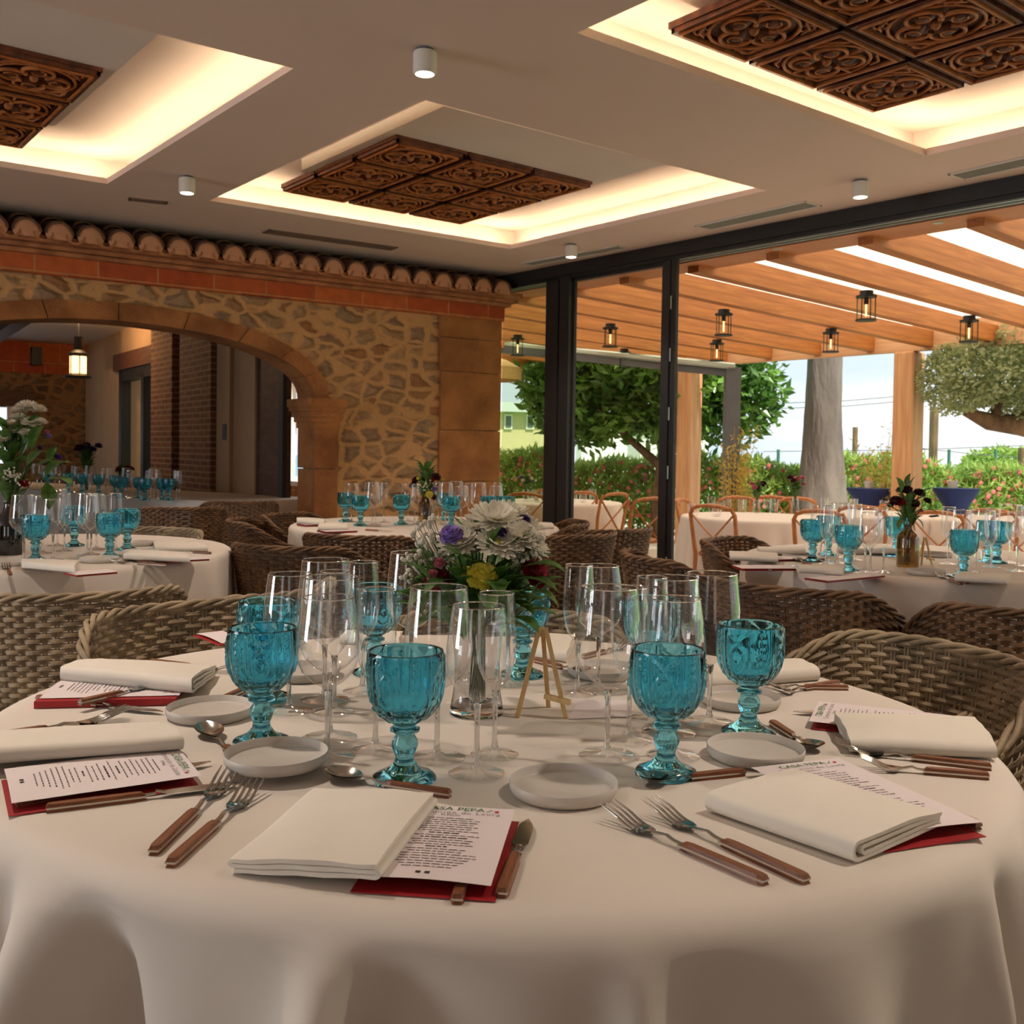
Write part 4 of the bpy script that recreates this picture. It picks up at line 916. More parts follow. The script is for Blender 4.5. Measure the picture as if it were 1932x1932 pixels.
def pxd(px, ytop, face, lab): cbchair(px, ytop, (face.x, face.y), lab)
T5, T6, T8, T9 = OT; T7 = T6
for a in ((1340, 954, T5, 'crossback chair with its back to the room, directly right of the slim window post'), (1545, 964, T8, 'crossback chair nearest the right dining table, its cross hidden by teal goblets'),
          (1283, 942, T5, 'crossback chair half hidden behind the slim window post'), (1232, 940, T6, 'crossback chair seen sideways just left of the slim window post'),
          (1390, 938, T5, 'crossback chair on the far side of the terrace table beside the bamboo'), (1455, 937, T5, 'crossback chair on the far side of the terrace table below the pink bouquet'),
          (1506, 940, T5, 'crossback chair at the far right of the nearest terrace table'), (1625, 956, T8, 'crossback chair in front of the left cocktail table'),
          (1695, 948, T8, 'crossback chair below the timber post'), (1767, 966, T9, 'crossback chair seen sideways right of the amber bottle'),
          (1868, 962, T9, 'crossback chair on the terrace below the olive tree'), (1925, 968, T9, 'crossback chair on the terrace at the right edge of the photo'),
          (1165, 931, T6, 'pale crossback chair at the right of the table behind the middle glass'), (1098, 929, T6, 'pale crossback chair on the far side of the table behind the middle glass'),
          (990, 931, T7, 'crossback chair behind the green tinted glass, its cross in full view'), (1028, 925, T7, 'pale crossback chair behind the green tinted glass beside the wide window post')):
    pxd(*a)

# ================================================================== WICKER CHAIRS
def wicker_chair(mt):
    r = empty('wicker_armchair')         # sitter faces +y
    NS = 46; A0 = 2.28                     # half sweep
    def top(a):
        b = abs(a)
        if b < .75: return .77
        f = min(1, (b - .75) / 1.25); return .77 - .16 * (f * f * (3 - 2 * f))
    def S(a, f):
        """a: angle from the back, f: 0 bottom .. 1 rim"""
        z = .05 + (top(a) - .05) * f; g = .76 + .25 * f ** 1.1
        ex = .86; sa, ca = sin(a), cos(a)
        x = .315 * (abs(sa) ** ex) * (1 if sa > 0 else -1) * g; y = -.30 * (abs(ca) ** ex) * (1 if ca > 0 else -1) * g - .03 * f * max(0, ca)
        return Vector((x, y, z))
    def nrm(a, f):
        e = 1e-3; t = S(a + e, f) - S(a - e, f); u = S(a, min(1, f + e)) - S(a, f - e); return t.cross(u).normalized() * (-1)
    m = MB(); rows = 46; sub = 4; NN = NS * sub
    for k in range(rows):
        pts = []
        f = (k + .5) / rows
        for i in range(NN + 1):
            a = -A0 + 2 * A0 * i / NN; n = nrm(a, f)
            w = cos(pi * i / sub + (pi if k % 2 else 0)); pts.append(S(a, f) + n * (w * .0055))
        m.tube(pts, .0074, 5, flat=.62, up=None) if False else m.tube(pts, .0072, 5, up=(0, 0, 1))
    for i in range(0, NS + 1):
        a = -A0 + 2 * A0 * i / NS
        for d in (-.012, .012): m.tube([S(a + d, j / 9) for j in range(10)], .0042, 4, cap=False)
    m.build('woven_shell', mt, r, ang=60)
    m = MB(); path = []
    for i in range(121): a = -A0 + 2 * A0 * i / 120; path.append(S(a, 1.0) + Vector((0, 0, .004)))
    for e, s in ((0, -1), (1, 1)):
        a = s * A0; down = [S(a, 1 - j / 16) + Vector((0, .008, 0)) for j in range(1, 15)]
        path = (list(reversed(down)) + path) if e == 0 else path + down
    for q in range(3):
        pts = []
        for i, p in enumerate(path):
            t = (path[min(i + 1, len(path) - 1)] - path[max(i - 1, 0)]).normalized(); u = t.cross(Vector((0, 0, 1))); u = u.normalized() if u.length > .2 else Vector((1, 0, 0)); v = u.cross(t)
            w = i * .5 + q * 2.094; pts.append(p + u * (cos(w) * .0085) + v * (sin(w) * .0080))
        m.tube(pts, .0066, 6)
    m.build('braided_rim', mt, r, ang=70)
    m = MB(); m.grid(lambda u, v: (.27 * (2 * u - 1) * (1 - .25 * (1 - v) ** 2), -.25 + .50 * v, .40 + .006 * cos(u * 60) * cos(v * 60) + .0), 40, 40); m.build('seat', mt, r)
    m = MB(); m.grid(lambda u, v: (.27 * (2 * u - 1), .25 + .02 * (1 - v), .06 + .34 * v + .0), 2, 2); m.build('apron', mt, r)
    for x, y in ((-.2, .2), (.2, .2), (-.2, -.2), (.2, -.2)): MB().tube([(x, y, 0), (x, y, .38)], .018, 8).build('leg', 'black', r)
    return proto(r)
wl_, wd_ = wicker_chair('wicker'), wicker_chair('wickerd')
T0 = Vector((-.055, 1.705, 0)); 
T1 = onz(71, 1036, TZ); T2 = onz(1752, 1056, TZ); T3 = onz(803, 990, TZ)
def wchair(px, ytop, face, lab, pr_, push=0, grp='wicker armchairs around the dining tables'):
    t = onz(px, ytop, .785); fx, fy = face.x, face.y
    a = atan2(fy - t.y, fx - t.x); d = hypot(fx - t.x, fy - t.y)
    k = .33 - push
    place(pr_, (t.x + k * cos(a), t.y + k * sin(a), 0), a - pi / 2, lab, grp)
FT = lambda x, y: Vector((x, y, 0))
wchair(165, 1118, T1, 'light grey wicker armchair turned away, at the left edge before the left table', wl_)
wchair(345, 1140, T0, 'light wicker armchair facing the camera at the back left of the front table', wl_, .05)
wchair(480, 1100, FT(-2.0, 3.6), 'grey wicker armchair half hidden behind the one at the back left of the front table', wl_, .2)
wchair(520, 1030, T3, 'wicker armchair with a curved light rim, between the left table and the middle table', wd_)
wchair(655, 1010, T3, 'brown wicker armchair turned away, directly before the middle table', wd_)
wchair(430, 980, T3, 'wicker armchair at the left side of the middle table, nearer of two', wd_)
wchair(515, 968, T3, 'wicker armchair beside the arch pilaster at the back left of the middle table', wd_)
wchair(350, 957, FT(-3.3, 9), 'dark wicker armchair before the banquet table in the arch', wd_, grp='wicker armchairs before the banquet table')
wchair(462, 946, FT(-3.0, 9.5), 'dark wicker armchair at the right end of the banquet table', wd_, grp='wicker armchairs before the banquet table')
wchair(325, 995, T1, 'wicker armchair with its rim just above the left table, at its far right', wl_)
wchair(1108, 984, T3, 'wicker armchair facing left beside the wide window post', wd_)
wchair(1128, 1008, T3, 'brown wicker armchair turned away, right of the white daisy bouquet', wd_)
wchair(1196, 998, FT(-.2, 6.4), 'brown wicker armchair nearly touching the slim window post on its left', wd_)
wchair(1185, 1044, T2, 'wicker armchair with a pale rim end behind the wine glasses of the front table', wd_)
wchair(1340, 1014, T2, 'wicker armchair at the far left of the right table, below the crossback chair', wd_)
wchair(1458, 1106, T2, 'dark brown wicker armchair turned away, before the right table', wd_)
wchair(1985, 1152, T2, 'dark brown wicker armchair before the right table, cut by the right edge', wd_)
wchair(1850, 1214, T0, 'large light wicker armchair facing the camera at the right of the front table', wl_, -.05)
wchair(960, 1148, T0, 'wicker armchair directly behind the front table and its bouquet', wl_)
a = radians(8); place(wl_, (T0.x + 1.16 * cos(a), T0.y + 1.16 * sin(a), 0), a + pi / 2, 'light wicker armchair of which only an arm shows at the right edge', 'wicker armchairs around the dining tables')

# ================================================================== DINING TABLES
def fa(px, y=1745):   # angle of a fold on the front table from its place along the rim
    p = onz(px, y, .62) - T0; return atan2(p.y, p.x)
FR = .79
folds0 = [(fa(30), .05, -1.3), (fa(100), .04, 1.0), (fa(165), .028, 1.2), (fa(230), .04, -.9), (fa(330), .06, 1.2), (fa(450), .045, -1.9), (fa(735), .035, 1.9), (fa(800), .05, -1.4), (fa(1010), .035, 1.5), (fa(1090), .05, -.8), (fa(1300), .08, -.7), (fa(1590), .04, 1.3), (fa(1650), .04, -1.2), (fa(1850), .03, 1.2)]
round_table(T0, FR, 0, 'white tablecloth on the large round table in the foreground', folds0, 11, n=560, amp=.044, edge=.045, sc=(1.07, .965), rz=-.37, fast=5)
round_table(T1, .8, 0, 'white tablecloth on the round table at the left edge', seed=12, n=260)
round_table(T2, .8, 0, 'white tablecloth on the round table beside the open terrace', seed=13, n=260)
round_table(T3, .8, 0, 'white tablecloth on the round table before the rubble wall', seed=14, n=260)
# long banquet table seen through the arch
a = onz(424, 948, TZ); b = onz(-140, 912, TZ); d = (b - a); BLn = d.length; an = atan2(d.y, d.x)
r = empty('banquet_table', (a.x, a.y, 0), an, 'long banquet table under a cloth in the room behind the arch', 'table')
MB().box((.03, -1.07, .715), (BLn - .03, -.03, .742)).build('tabletop', 'pine', r, smooth=False)
for x in (.2, BLn - .2):
    for y in (-.2, -.9): MB().tube([(x, y, 0), (x, y, .715)], .025, 6).build('leg', 'greysteel', r)
m = MB(); NN = 160
def bt(u, v):
    per = 2 * (BLn + 1.1); s = u * per
    if s < BLn: x, y, nx, ny = s, 0, 0, 1
    elif s < BLn + 1.1: x, y, nx, ny = BLn, -(s - BLn), 1, 0
    elif s < 2 * BLn + 1.1: x, y, nx, ny = BLn - (s - BLn - 1.1), -1.1, 0, -1
    else: x, y, nx, ny = 0, -1.1 + (s - 2 * BLn - 1.1), -1, 0
    if v < .01: return (BLn / 2 + (x - BLn / 2) * .0, -.55, TZ)
    if v < .2: return (x - nx * .01, y - ny * .01, TZ)
    f = (v - .2) / .8; w = .02 * f * (sin(s * 17) + .5 * sin(s * 31)); return (x + nx * (w + .01), y + ny * (w + .01), TZ - .01 - f * .70)
m.grid(bt, NN * 2, 9, wrap=True); o = m.build('tablecloth', 'cloth', loc=(a.x, a.y, 0), rot=(0, 0, an), ang=50); tag(o, 'long cloth on the banquet table in the room behind the arch', 'tablecloth')

# ================================================================== TABLEWARE
def goblet(n=64):
    r = empty('teal_goblet')
    out = [(.0435, 0), (.0435, .005), (.040, .0075), (.030, .011), (.020, .017), (.0135, .026), (.0120, .032), (.0150, .040), (.0175, .047), (.0165, .054), (.0125, .061), (.0135, .0635), (.0200, .0665), (.0205, .070), (.0150, .0735), (.0160, .077), (.0240, .081)]
    def foot(q, z, a, i):
        b = ((a + pi / 8) % (pi / 4)) - pi / 8; oc = cos(pi / 8) / cos(b)
        if z < .012: return q * (.55 + .45 * oc) * 1.0
        if .03 < z < .062: return q * (1 + .06 * abs(cos(4 * a)))
        return q
    m = MB(); m.lathe([(.0001, 0.0)] + out, n, fn=foot); m.add([], [])
    bowl = [(.0240, .081), (.0300, .0855), (.0370, .092), (.0430, .100), (.0470, .109), (.0495, .119), (.0510, .130), (.0515, .142), (.0515, .154), (.0512, .166), (.0512, .174), (.0505, .1765), (.0490, .1765), (.0480, .174), (.0478, .150), (.0470, .130), (.0430, .110), (.0350, .098), (.0200, .090), (.0001, .0885)]
    dense = []
    for i in range(len(bowl) - 1):
        st = 3 if i < 10 else 1
        for q in range(st): f = q / st; dense.append((bowl[i][0] * (1 - f) + bowl[i + 1][0] * f, bowl[i][1] * (1 - f) + bowl[i + 1][1] * f, i < 10))
    dense.append((bowl[-1][0], bowl[-1][1], False))
    mf = MB()
    def emb(q, z, a, i):
        if not dense[i][2]:
            return q
        v = 0.0; u = a * 8 / (2 * pi); b = u - math.floor(u + .5); pan = int(math.floor(u + .5)) % 8
        v += .0026 * exp(-((abs(b) - .5) / .05) ** 2)                                    # panel ribs
        if pan % 2 == 0:                                                                  # oval cameo with garland
            dx = b / .26; dz = (z - .128) / .019; rr = hypot(dx, dz); v += .0034 * exp(-((rr - 1) / .16) ** 2) + .0022 * exp(-(rr / .45) ** 2)
            v += .0024 * exp(-((z - (.160 - .006 * cos(b * 2 * pi * 1.0))) / .0025) ** 2) * (1 + .6 * cos(b * 50))
        else:                                                                             # column of beads
            zz = (z - .088) / .011; v += .0036 * exp(-(b / .09) ** 2) * (.5 + .5 * cos(2 * pi * zz)) ** 2 * (1 if z < .17 else 0)
        if z < .104: v += .0014 * (.5 + .5 * cos(24 * a)) * exp(-((z - .096) / .006) ** 2)
        return q + v
    mf.lathe([(p[0], p[1]) for p in dense], 128 if n > 40 else 32, fn=emb if n > 40 else None)
    m.build('stem', 'teal', r, ang=50); mf.build('bowl', 'teal', r, ang=70); return proto(r)
def wineglass(kind, n=40):
    r = empty({'red': 'wine_glass', 'white': 'wine_glass', 'flute': 'champagne_flute'}[kind])
    P = {'red': (.0415, .250, [(.0055, .098), (.012, .104), (.026, .113), (.040, .127), (.0475, .143), (.0500, .160), (.0490, .180), (.0465, .205), (.0435, .230), (.0415, .250)]),
         'white': (.0385, .234, [(.0055, .100), (.012, .106), (.025, .114), (.037, .127), (.0440, .143), (.0455, .158), (.0440, .178), (.0405, .205), (.0365, .234)]),
         'flute': (.0350, .240, [(.0050, .096), (.010, .102), (.019, .114), (.0255, .130), (.0290, .152), (.0295, .172), (.0280, .200), (.0265, .222), (.0258, .240)])}[kind]
    f = P[0]
    m = MB(); m.lathe([(f, .0012), (f - .004, .0024), (.014, .0055), (.007, .0095), (.0001, .0096)], n); m.tube([(f * cos(2 * pi * k / n), f * sin(2 * pi * k / n), .0012) for k in range(n + 1)], .0010, 5, cap=False); m.build('foot', 'thinf', r)
    b0 = P[2][0][1]; m = MB(); m.lathe([(.0068, .0098), (.0045, .016), (.0038, .03), (.0037, .06), (.0042, .085), (.0060, b0 - .001), (.0001, b0)], 16); m.build('stem', 'glass', r)
    pr = []; q = P[2]
    for i in range(len(q) - 1):
        for s in range(3): t = s / 3; pr.append((q[i][0] * (1 - t) + q[i + 1][0] * t, q[i][1] * (1 - t) + q[i + 1][1] * t))
    pr.append(q[-1]); rx, rz = q[-1]; pr += [(rx, rz + .0008), (rx - .0012, rz + .0008), (rx - .0012, rz - .001)]
    m = MB(); m.lathe([(.0001, b0 - .0005)] + pr, n); m.build('bowl', 'thin', r, ang=80)
    m = MB(); m.tube([(rx * cos(2 * pi * k / n) - .0004 * cos(2 * pi * k / n), (rx - .0004) * sin(2 * pi * k / n), rz) for k in range(n + 1)], .0009, 5, cap=False); m.build('rim', 'glass', r); return proto(r)
GOB = goblet(); GOBF = goblet(24); WG = {k: wineglass(k) for k in ('red', 'white', 'flute')}
def row_of(items, z, mk_, label, group):
    items = sorted(items, key=lambda q: q[0])
    for i, it in enumerate(items):
        p = onz(it[0], it[1], z + .0012); place(mk_ if not isinstance(mk_, dict) else mk_[it[2]], p, it[0] * .37, label % nth(i, len(items)), group, 1.0)
row_of([(503, 1318), (493, 1402), (706, 1270), (763, 1470), (985, 1274), (1228, 1305), (1256, 1460), (1412, 1383)], TZ, GOB, 'embossed teal glass goblet on the front table, %s of the eight', 'teal goblets on the front table')
front = [(617, 1431, 'white'), (622, 1393, 'red'), (612, 1320, 'red'), (630, 1343, 'flute'), (684, 1304, 'flute'), (775, 1286, 'red'), (708, 1414, 'flute'), (824, 1431, 'red'),
         (899, 1460, 'white'), (933, 1425, 'flute'), (545, 1341, 'white'), (1089, 1310, 'flute'), (1145, 1426, 'red'), (1186, 1398, 'flute'), (1128, 1299, 'white'), (1225, 1356, 'flute'),
         (1262, 1383, 'red'), (1270, 1426, 'white'), (1338, 1364, 'red'), (885, 1282, 'white'), (958, 1290, 'red')]
for k, nm in (('red', 'wide empty wine glass'), ('white', 'slim empty wine glass'), ('flute', 'empty champagne flute')):
    L_ = [q for q in front if q[2] == k]
    row_of([(a, b) for a, b, c in L_], TZ, WG[k], nm + ' on the front table, %%s of the %d' % len(L_), {'red': 'wide wine glasses', 'white': 'slim wine glasses', 'flute': 'champagne flutes'}[k] + ' on the front table')
def table_set(gobs, glasses, where, z=TZ, gm=None):
    row_of(gobs, z, gm or GOBF, 'teal goblet on ' + where + ', %s of its goblets', 'teal goblets on ' + where)
    for k, nm in (('red', 'wide wine glass'), ('white', 'slim wine glass'), ('flute', 'champagne flute')):
        L_ = [(a, b) for a, b, c in glasses if c == k]
        if L_: row_of(L_, z, WG[k], nm + ' on ' + where + ', %s', nm + 'es on ' + where)
table_set([(1533, 1059), (1562, 1047), (1600, 1076), (1691, 1049), (1818, 1088), (1865, 1059), (1881, 1062)],
          [(1548, 1056, 'white'), (1558, 1064, 'flute'), (1580, 1062, 'red'), (1594, 1052, 'white'), (1632, 1081, 'red'), (1642, 1083, 'white'), (1667, 1080, 'flute'), (1806, 1086, 'red'), (1840, 1082, 'white'), (1852, 1087, 'red'),
           (1870, 1070, 'flute'), (1905, 1062, 'red'), (1918, 1078, 'white'), (1936, 1068, 'red'), (1788, 1064, 'flute'), (1612, 1056, 'flute')], 'the right dining table', gm=GOB)
table_set([(67, 1058), (140, 1030), (207, 1052), (240, 1038)],
          [(44, 1057, 'red'), (100, 1056, 'white'), (80, 1044, 'white'), (108, 1030, 'red'), (165, 1048, 'red'), (172, 1046, 'flute'), (182, 1036, 'white'), (218, 1037, 'flute'), (122, 1040, 'flute')], 'the left dining table', gm=GOB)
table_set([(652, 984), (680, 992), (757, 990), (851, 994), (838, 982), (922, 992), (955, 992)],
          [(663, 985, 'white'), (702, 992, 'red'), (708, 990, 'white'), (724, 986, 'flute'), (770, 984, 'white'), (782, 990, 'flute'), (826, 982, 'flute'), (840, 990, 'red'), (870, 992, 'white'), (884, 984, 'flute'), (902, 990, 'red'), (935, 990, 'white'), (860, 984, 'red'), (938, 981, 'flute')], 'the middle dining table')
table_set([(90, 925), (128, 929), (155, 930), (186, 932), (218, 935), (229, 940), (262, 940), (273, 944), (306, 943), (318, 944)],
          [(38, 922, 'white'), (70, 924, 'red'), (78, 926, 'flute'), (104, 927, 'white'), (112, 926, 'red'), (140, 928, 'flute'), (148, 930, 'white'), (170, 931, 'red'), (200, 934, 'white'), (207, 935, 'flute'), (240, 939, 'red'), (248, 940, 'white'), (284, 941, 'white'), (290, 942, 'red'), (298, 941, 'flute'), (333, 943, 'flute'), (338, 943, 'flute')], 'the banquet table in the arch')
# tumblers on the terrace
def tumbler():
    m = MB(); m.lathe([(.0001, 0), (.030, 0), (.033, .01), (.036, .10), (.034, .10), (.030, .012), (.0001, .010)], 18); o = m.build('water_glass', 'thin'); return proto(o)
TB = tumbler()
tl = [(1308, 976), (1352, 974), (1372, 962), (1448, 960), (1460, 966), (1342, 960), (1400, 966), (1555, 962), (1610, 964), (1668, 968), (1082, 945), (1118, 942), (1000, 943), (1016, 948), (1100, 948)]
tl.sort()
for i, (x, y) in enumerate(tl): place(TB, onz(x, y, OZ + TZ), 0, 'clear water glass on a white terrace table, %s of fifteen' % nth(i, len(tl)), 'water glasses on the terrace tables', 1.25, 'glass')
for o in [o for o in bpy.data.objects if o.type == 'EMPTY' and 'label' in o and 'category' not in o]:
    n = o.name.split('.')[0]
    o['category'] = {'teal_goblet': 'goblet', 'wine_glass': 'wine glass', 'champagne_flute': 'champagne flute', 'wicker_armchair': 'armchair', 'crossback_chair': 'chair', 'ceiling_spotlight': 'spotlight', 'terrace_lantern': 'lantern'}.get(n, n.replace('_', ' '))

# small stoneware dishes
m = MB(); m.lathe([(.0001, .0), (.062, 0), (.068, .003), (.071, .009), (.0715, .017), (.0705, .0185), (.069, .017), (.0675, .009), (.064, .0065), (.0001, .0055)], 72)
DS = m.build('side_dish', 'dish', ang=60); proto(DS)
for x, y, w, l in ((1063, 1497, 202, 'nearest the camera, between front napkin and forks'), (521, 1455, 190, 'behind the two upright forks'), (397, 1351, 160, 'behind the shiny round spoon'),
                   (1425, 1429, 182, 'behind the right teal goblet pair and the spoon'), (1396, 1329, 148, 'behind the rightmost teal goblet foot'), (572, 1277, 120, 'behind the left wine glasses'), (1137, 1274, 130, 'at the far middle, behind wine glasses')):
    p = tb(x, y) + Vector((0, 0, .0105 if x == 521 else 0)); place(DS, p, 0, 'grey side dish on the front table, ' + l, 'side dishes on the front table', 1.0, 'dish')
for x, y, l in ((1747, 1084, 'right dining table before the amber bottle'), (1506, 1052, 'right dining table at the left of its goblets'), (1612, 1044, 'right dining table behind its goblets'), (1765, 1050, 'right dining table right of the amber bottle'),
                (262, 1029, 'left dining table behind the rightmost goblet'), (188, 1060, 'left dining table before its middle goblet'), (266, 1046, 'left dining table beside the napkins at the right'), (14, 1066, 'left dining table at the left edge')):
    place(DS, onz(x, y, TZ), 0, 'grey rimmed side dish on the ' + l, 'side dishes on the back tables', 1.0, 'dish')

# cutlery: a thing of wooden handle and steel head, 0.21 m long, tip along +x
def handle(r, L=.105):
    m = MB()
    for z0, z1 in ((.0, .0034), (.0056, .0092)):
        m.add([(0, -.0045, z0), (0, .0045, z0), (.006, .0062, z0), (.006, -.0062, z0), (L - .012, .0055, z0), (L - .012, -.0055, z0), (L, .003, z0), (L, -.003, z0)] +
              [(.002, -.0035, z1), (.002, .0035, z1), (.008, .0050, z1), (.008, -.0050, z1), (L - .014, .0045, z1), (L - .014, -.0045, z1), (L - .006, .0028, z1), (L - .006, -.0028, z1)],
              [(0, 1, 2, 3), (3, 2, 4, 5), (5, 4, 6, 7), (8, 11, 10, 9), (11, 13, 12, 10), (13, 15, 14, 12), (0, 8, 9, 1), (1, 9, 10, 2), (2, 10, 12, 4), (4, 12, 14, 6), (6, 14, 15, 7), (7, 15, 13, 5), (5, 13, 11, 3), (3, 11, 8, 0)])
    m.build('handle', 'whood', r, smooth=False)
def neck(m, x0, x1, z0, z1, w=.0042):
    m.box((.0005, -.0055, .0034), (x0, .0055, .0056)); m.tube([(x0 - .01, 0, .0045), (x0 + .01, 0, z0), ((x0 + x1) / 2, 0, (z0 + z1) / 2 + .003), (x1, 0, z1)], [w, w * .75, w * .7, w], 8, flat=.45)
def fork():
    r = empty('fork'); handle(r); m = MB(); neck(m, .105, .142, .006, .005)
    def zc(x): f = (x - .142) / .07; return .005 - .003 * sin(pi * min(1, f * 1.6)) + .013 * max(0, f) ** 1.7
    def plate(u, v): x = .142 + .022 * u; w = .004 + .0085 * min(1, u * 1.6) ** .7; return (x, w * (2 * v - 1), zc(x) - .0015 * (1 - (2 * v - 1) ** 2))
    m.grid(plate, 8, 7); m.grid(lambda u, v: (plate(u, v)[0], plate(u, v)[1], plate(u, v)[2] + .0016), 8, 7)
    for k in range(4):
        y = (-.0108 + .0072 * k); m.tube([(.162 + .048 * i / 6, y * (1 + .08 * i / 6), zc(.162 + .048 * i / 6) + .0006) for i in range(7)], [.0019, .0019, .0018, .0017, .0015, .0012, .0006], 6)
    m.build('fork_head', 'metal', r, ang=60); return proto(r)
def spoon():
    r = empty('spoon'); handle(r); m = MB(); neck(m, .105, .145, .006, .006)
    def bw(u, v):
        x = .143 + .058 * u; w = .0185 * (sin(pi * (u * .93 + .035)) ** .62) * (1 + .12 * u); t = 2 * v - 1
        return (x, w * t, .0095 + .004 * u - .0085 * (1 - t * t) * sin(pi * min(.97, max(.03, u))) ** .8)
    m.grid(bw, 22, 13); m.grid(lambda u, v: (bw(u, v)[0], bw(u, v)[1] * .97, bw(u, v)[2] + .0011), 22, 13); m.build('spoon_bowl', 'metal', r, ang=80); return proto(r)
def knife():
    r = empty('knife'); handle(r); m = MB(); neck(m, .105, .125, .006, .006)
    pts = []
    for i in range(15): u = i / 14; x = .120 + .092 * u; pts.append((x, .0085 * min(1, u * 5 + .35) * (1 - max(0, (u - .72) / .28) ** 2 * 1.0), -.0085 * min(1, u * 5 + .35) * (1 - max(0, (u - .55) / .45) ** 2)))
    vs = []; fs = []
    for x, a, b in pts: vs += [(x, a, .0062), (x, b, .0056), (x, a, .0048)]
    for i in range(14):
        k = 3 * i; fs += [(k, k + 1, k + 4, k + 3), (k + 1, k + 2, k + 5, k + 4), (k + 2, k, k + 3, k + 5)]
    m.add(vs, fs); m.build('knife_blade', 'metal', r, ang=40); return proto(r)
FK, SP, KN = fork(), spoon(), knife()
def cutl(pr_, end, tip, label, z=TZ, lift=0.0, grp='wooden handled cutlery on the front table'):
    a = onz(*end, z + .004); b = onz(*tip, z + .004); L = (b - a).length; s = max(.82, min(1.25, L / .21))
    o = place(pr_, (a.x, a.y, z + lift), atan2(b.y - a.y, b.x - a.x), label, grp, (s, 1.08, 1.1)); o['category'] = pr_.name.split('.')[0]; return o
C_ = cutl
C_(FK, (288, 1608), (436, 1466), 'wooden handled fork left of the front napkin, farther of the pair')
C_(FK, (320, 1631), (482, 1488), 'wooden handled fork left of the front napkin, nearer of the pair')
C_(FK, (-62, 1398), (236, 1352), 'wooden handled fork at the left edge, farther of the pair')
C_(FK, (-80, 1412), (272, 1344), 'wooden handled fork at the left edge with its tines rising, nearer of the pair')
C_(KN, (86, 1526), (452, 1480), 'long wooden handled knife beside the red card at the left')
C_(KN, (28, 1519), (395, 1440), 'knife lying under the left menu with only its handle end showing')
C_(KN, (70, 1317), (316, 1346), 'knife lying under the raised red card at the upper left')
C_(KN, (150, 1340), (285, 1308), 'knife with its blade tilted over the red card at the upper left', lift=.012)
C_(SP, (475, 1452), (380, 1372), 'shiny round spoon before the upper left side dish, its handle under another dish')
C_(KN, (232, 1255), (385, 1268), 'knife behind the upper left napkin, farther of two handles')
C_(FK, (284, 1248), (442, 1268), 'fork behind the upper left napkin, its tines by the leftmost goblet')
C_(SP, (414, 1323), (505, 1282), 'spoon of which only the wooden handle shows left of the leftmost goblet')
C_(SP, (850, 1499), (606, 1462), 'wooden handled spoon behind the front napkin')
C_(KN, (946, 1688), (998, 1550), 'knife standing by the right edge of the front menu')
C_(KN, (862, 1700), (905, 1560), 'knife hidden under the front menu with only its handle end showing')
C_(FK, (1446, 1664), (1146, 1536), 'wooden handled fork in the right foreground, nearer of the pair')
C_(FK, (1524, 1662), (1224, 1526), 'wooden handled fork in the right foreground, farther of the pair')
C_(SP, (1404, 1457), (1224, 1476), 'wooden handled spoon in front of the goblet in the right middle')
C_(SP, (1456, 1364), (1518, 1404), 'wooden handled spoon right of the rightmost goblet')
C_(FK, (1600, 1298), (1446, 1296), 'fork at the far right beside the back napkin, nearer of two')
C_(FK, (1582, 1288), (1450, 1312), 'fork at the far right beside the back napkin, farther of two')
C_(KN, (1760, 1352), (1499, 1344), 'knife under the far right menu with only its blade showing')
C_(FK, (1866, 1465), (1632, 1446), 'fork with a dark wooden handle beside the right napkin, nearer of two')
C_(FK, (1871, 1448), (1575, 1414), 'fork with a dark wooden handle beside the right napkin, farther of two')
C_(KN, (1848, 1560), (1546, 1432), 'knife under the right menu with only its tip and handle end showing')
C_(SP, (1010, 1246), (1070, 1262), 'spoon on the far middle of the front table behind the small easel')
C_(FK, (1100, 1240), (1156, 1226), 'fork on the far middle of the front table behind the wine glasses')
g2 = 'wooden handled cutlery on the back tables'
C_(FK, (312, 1067), (203, 1060), 'fork on the left dining table beside the front right napkin, nearer of two', grp=g2); C_(FK, (292, 1064), (218, 1052), 'fork on the left dining table beside the front right napkin, farther of two', grp=g2)
C_(FK, (20, 1084), (6, 1062), 'fork at the left edge of the left dining table', grp=g2); C_(KN, (398, 1044), (330, 1040), 'knife at the right rim of the left dining table', grp=g2)
C_(KN, (1452, 1076), (1510, 1066), 'knife on the right dining table at its left front', grp=g2); C_(FK, (1815, 1102), (1768, 1086), 'fork on the right dining table beside the front napkin', grp=g2); C_(KN, (1826, 1100), (1786, 1082), 'knife on the right dining table beside the front napkin', grp=g2)
C_(SP, (1530, 1066), (1500, 1056), 'spoon on the right dining table beside its leftmost goblet', grp=g2); C_(KN, (690, 1000), (740, 1003), 'knife on the middle dining table before its goblets', grp=g2)

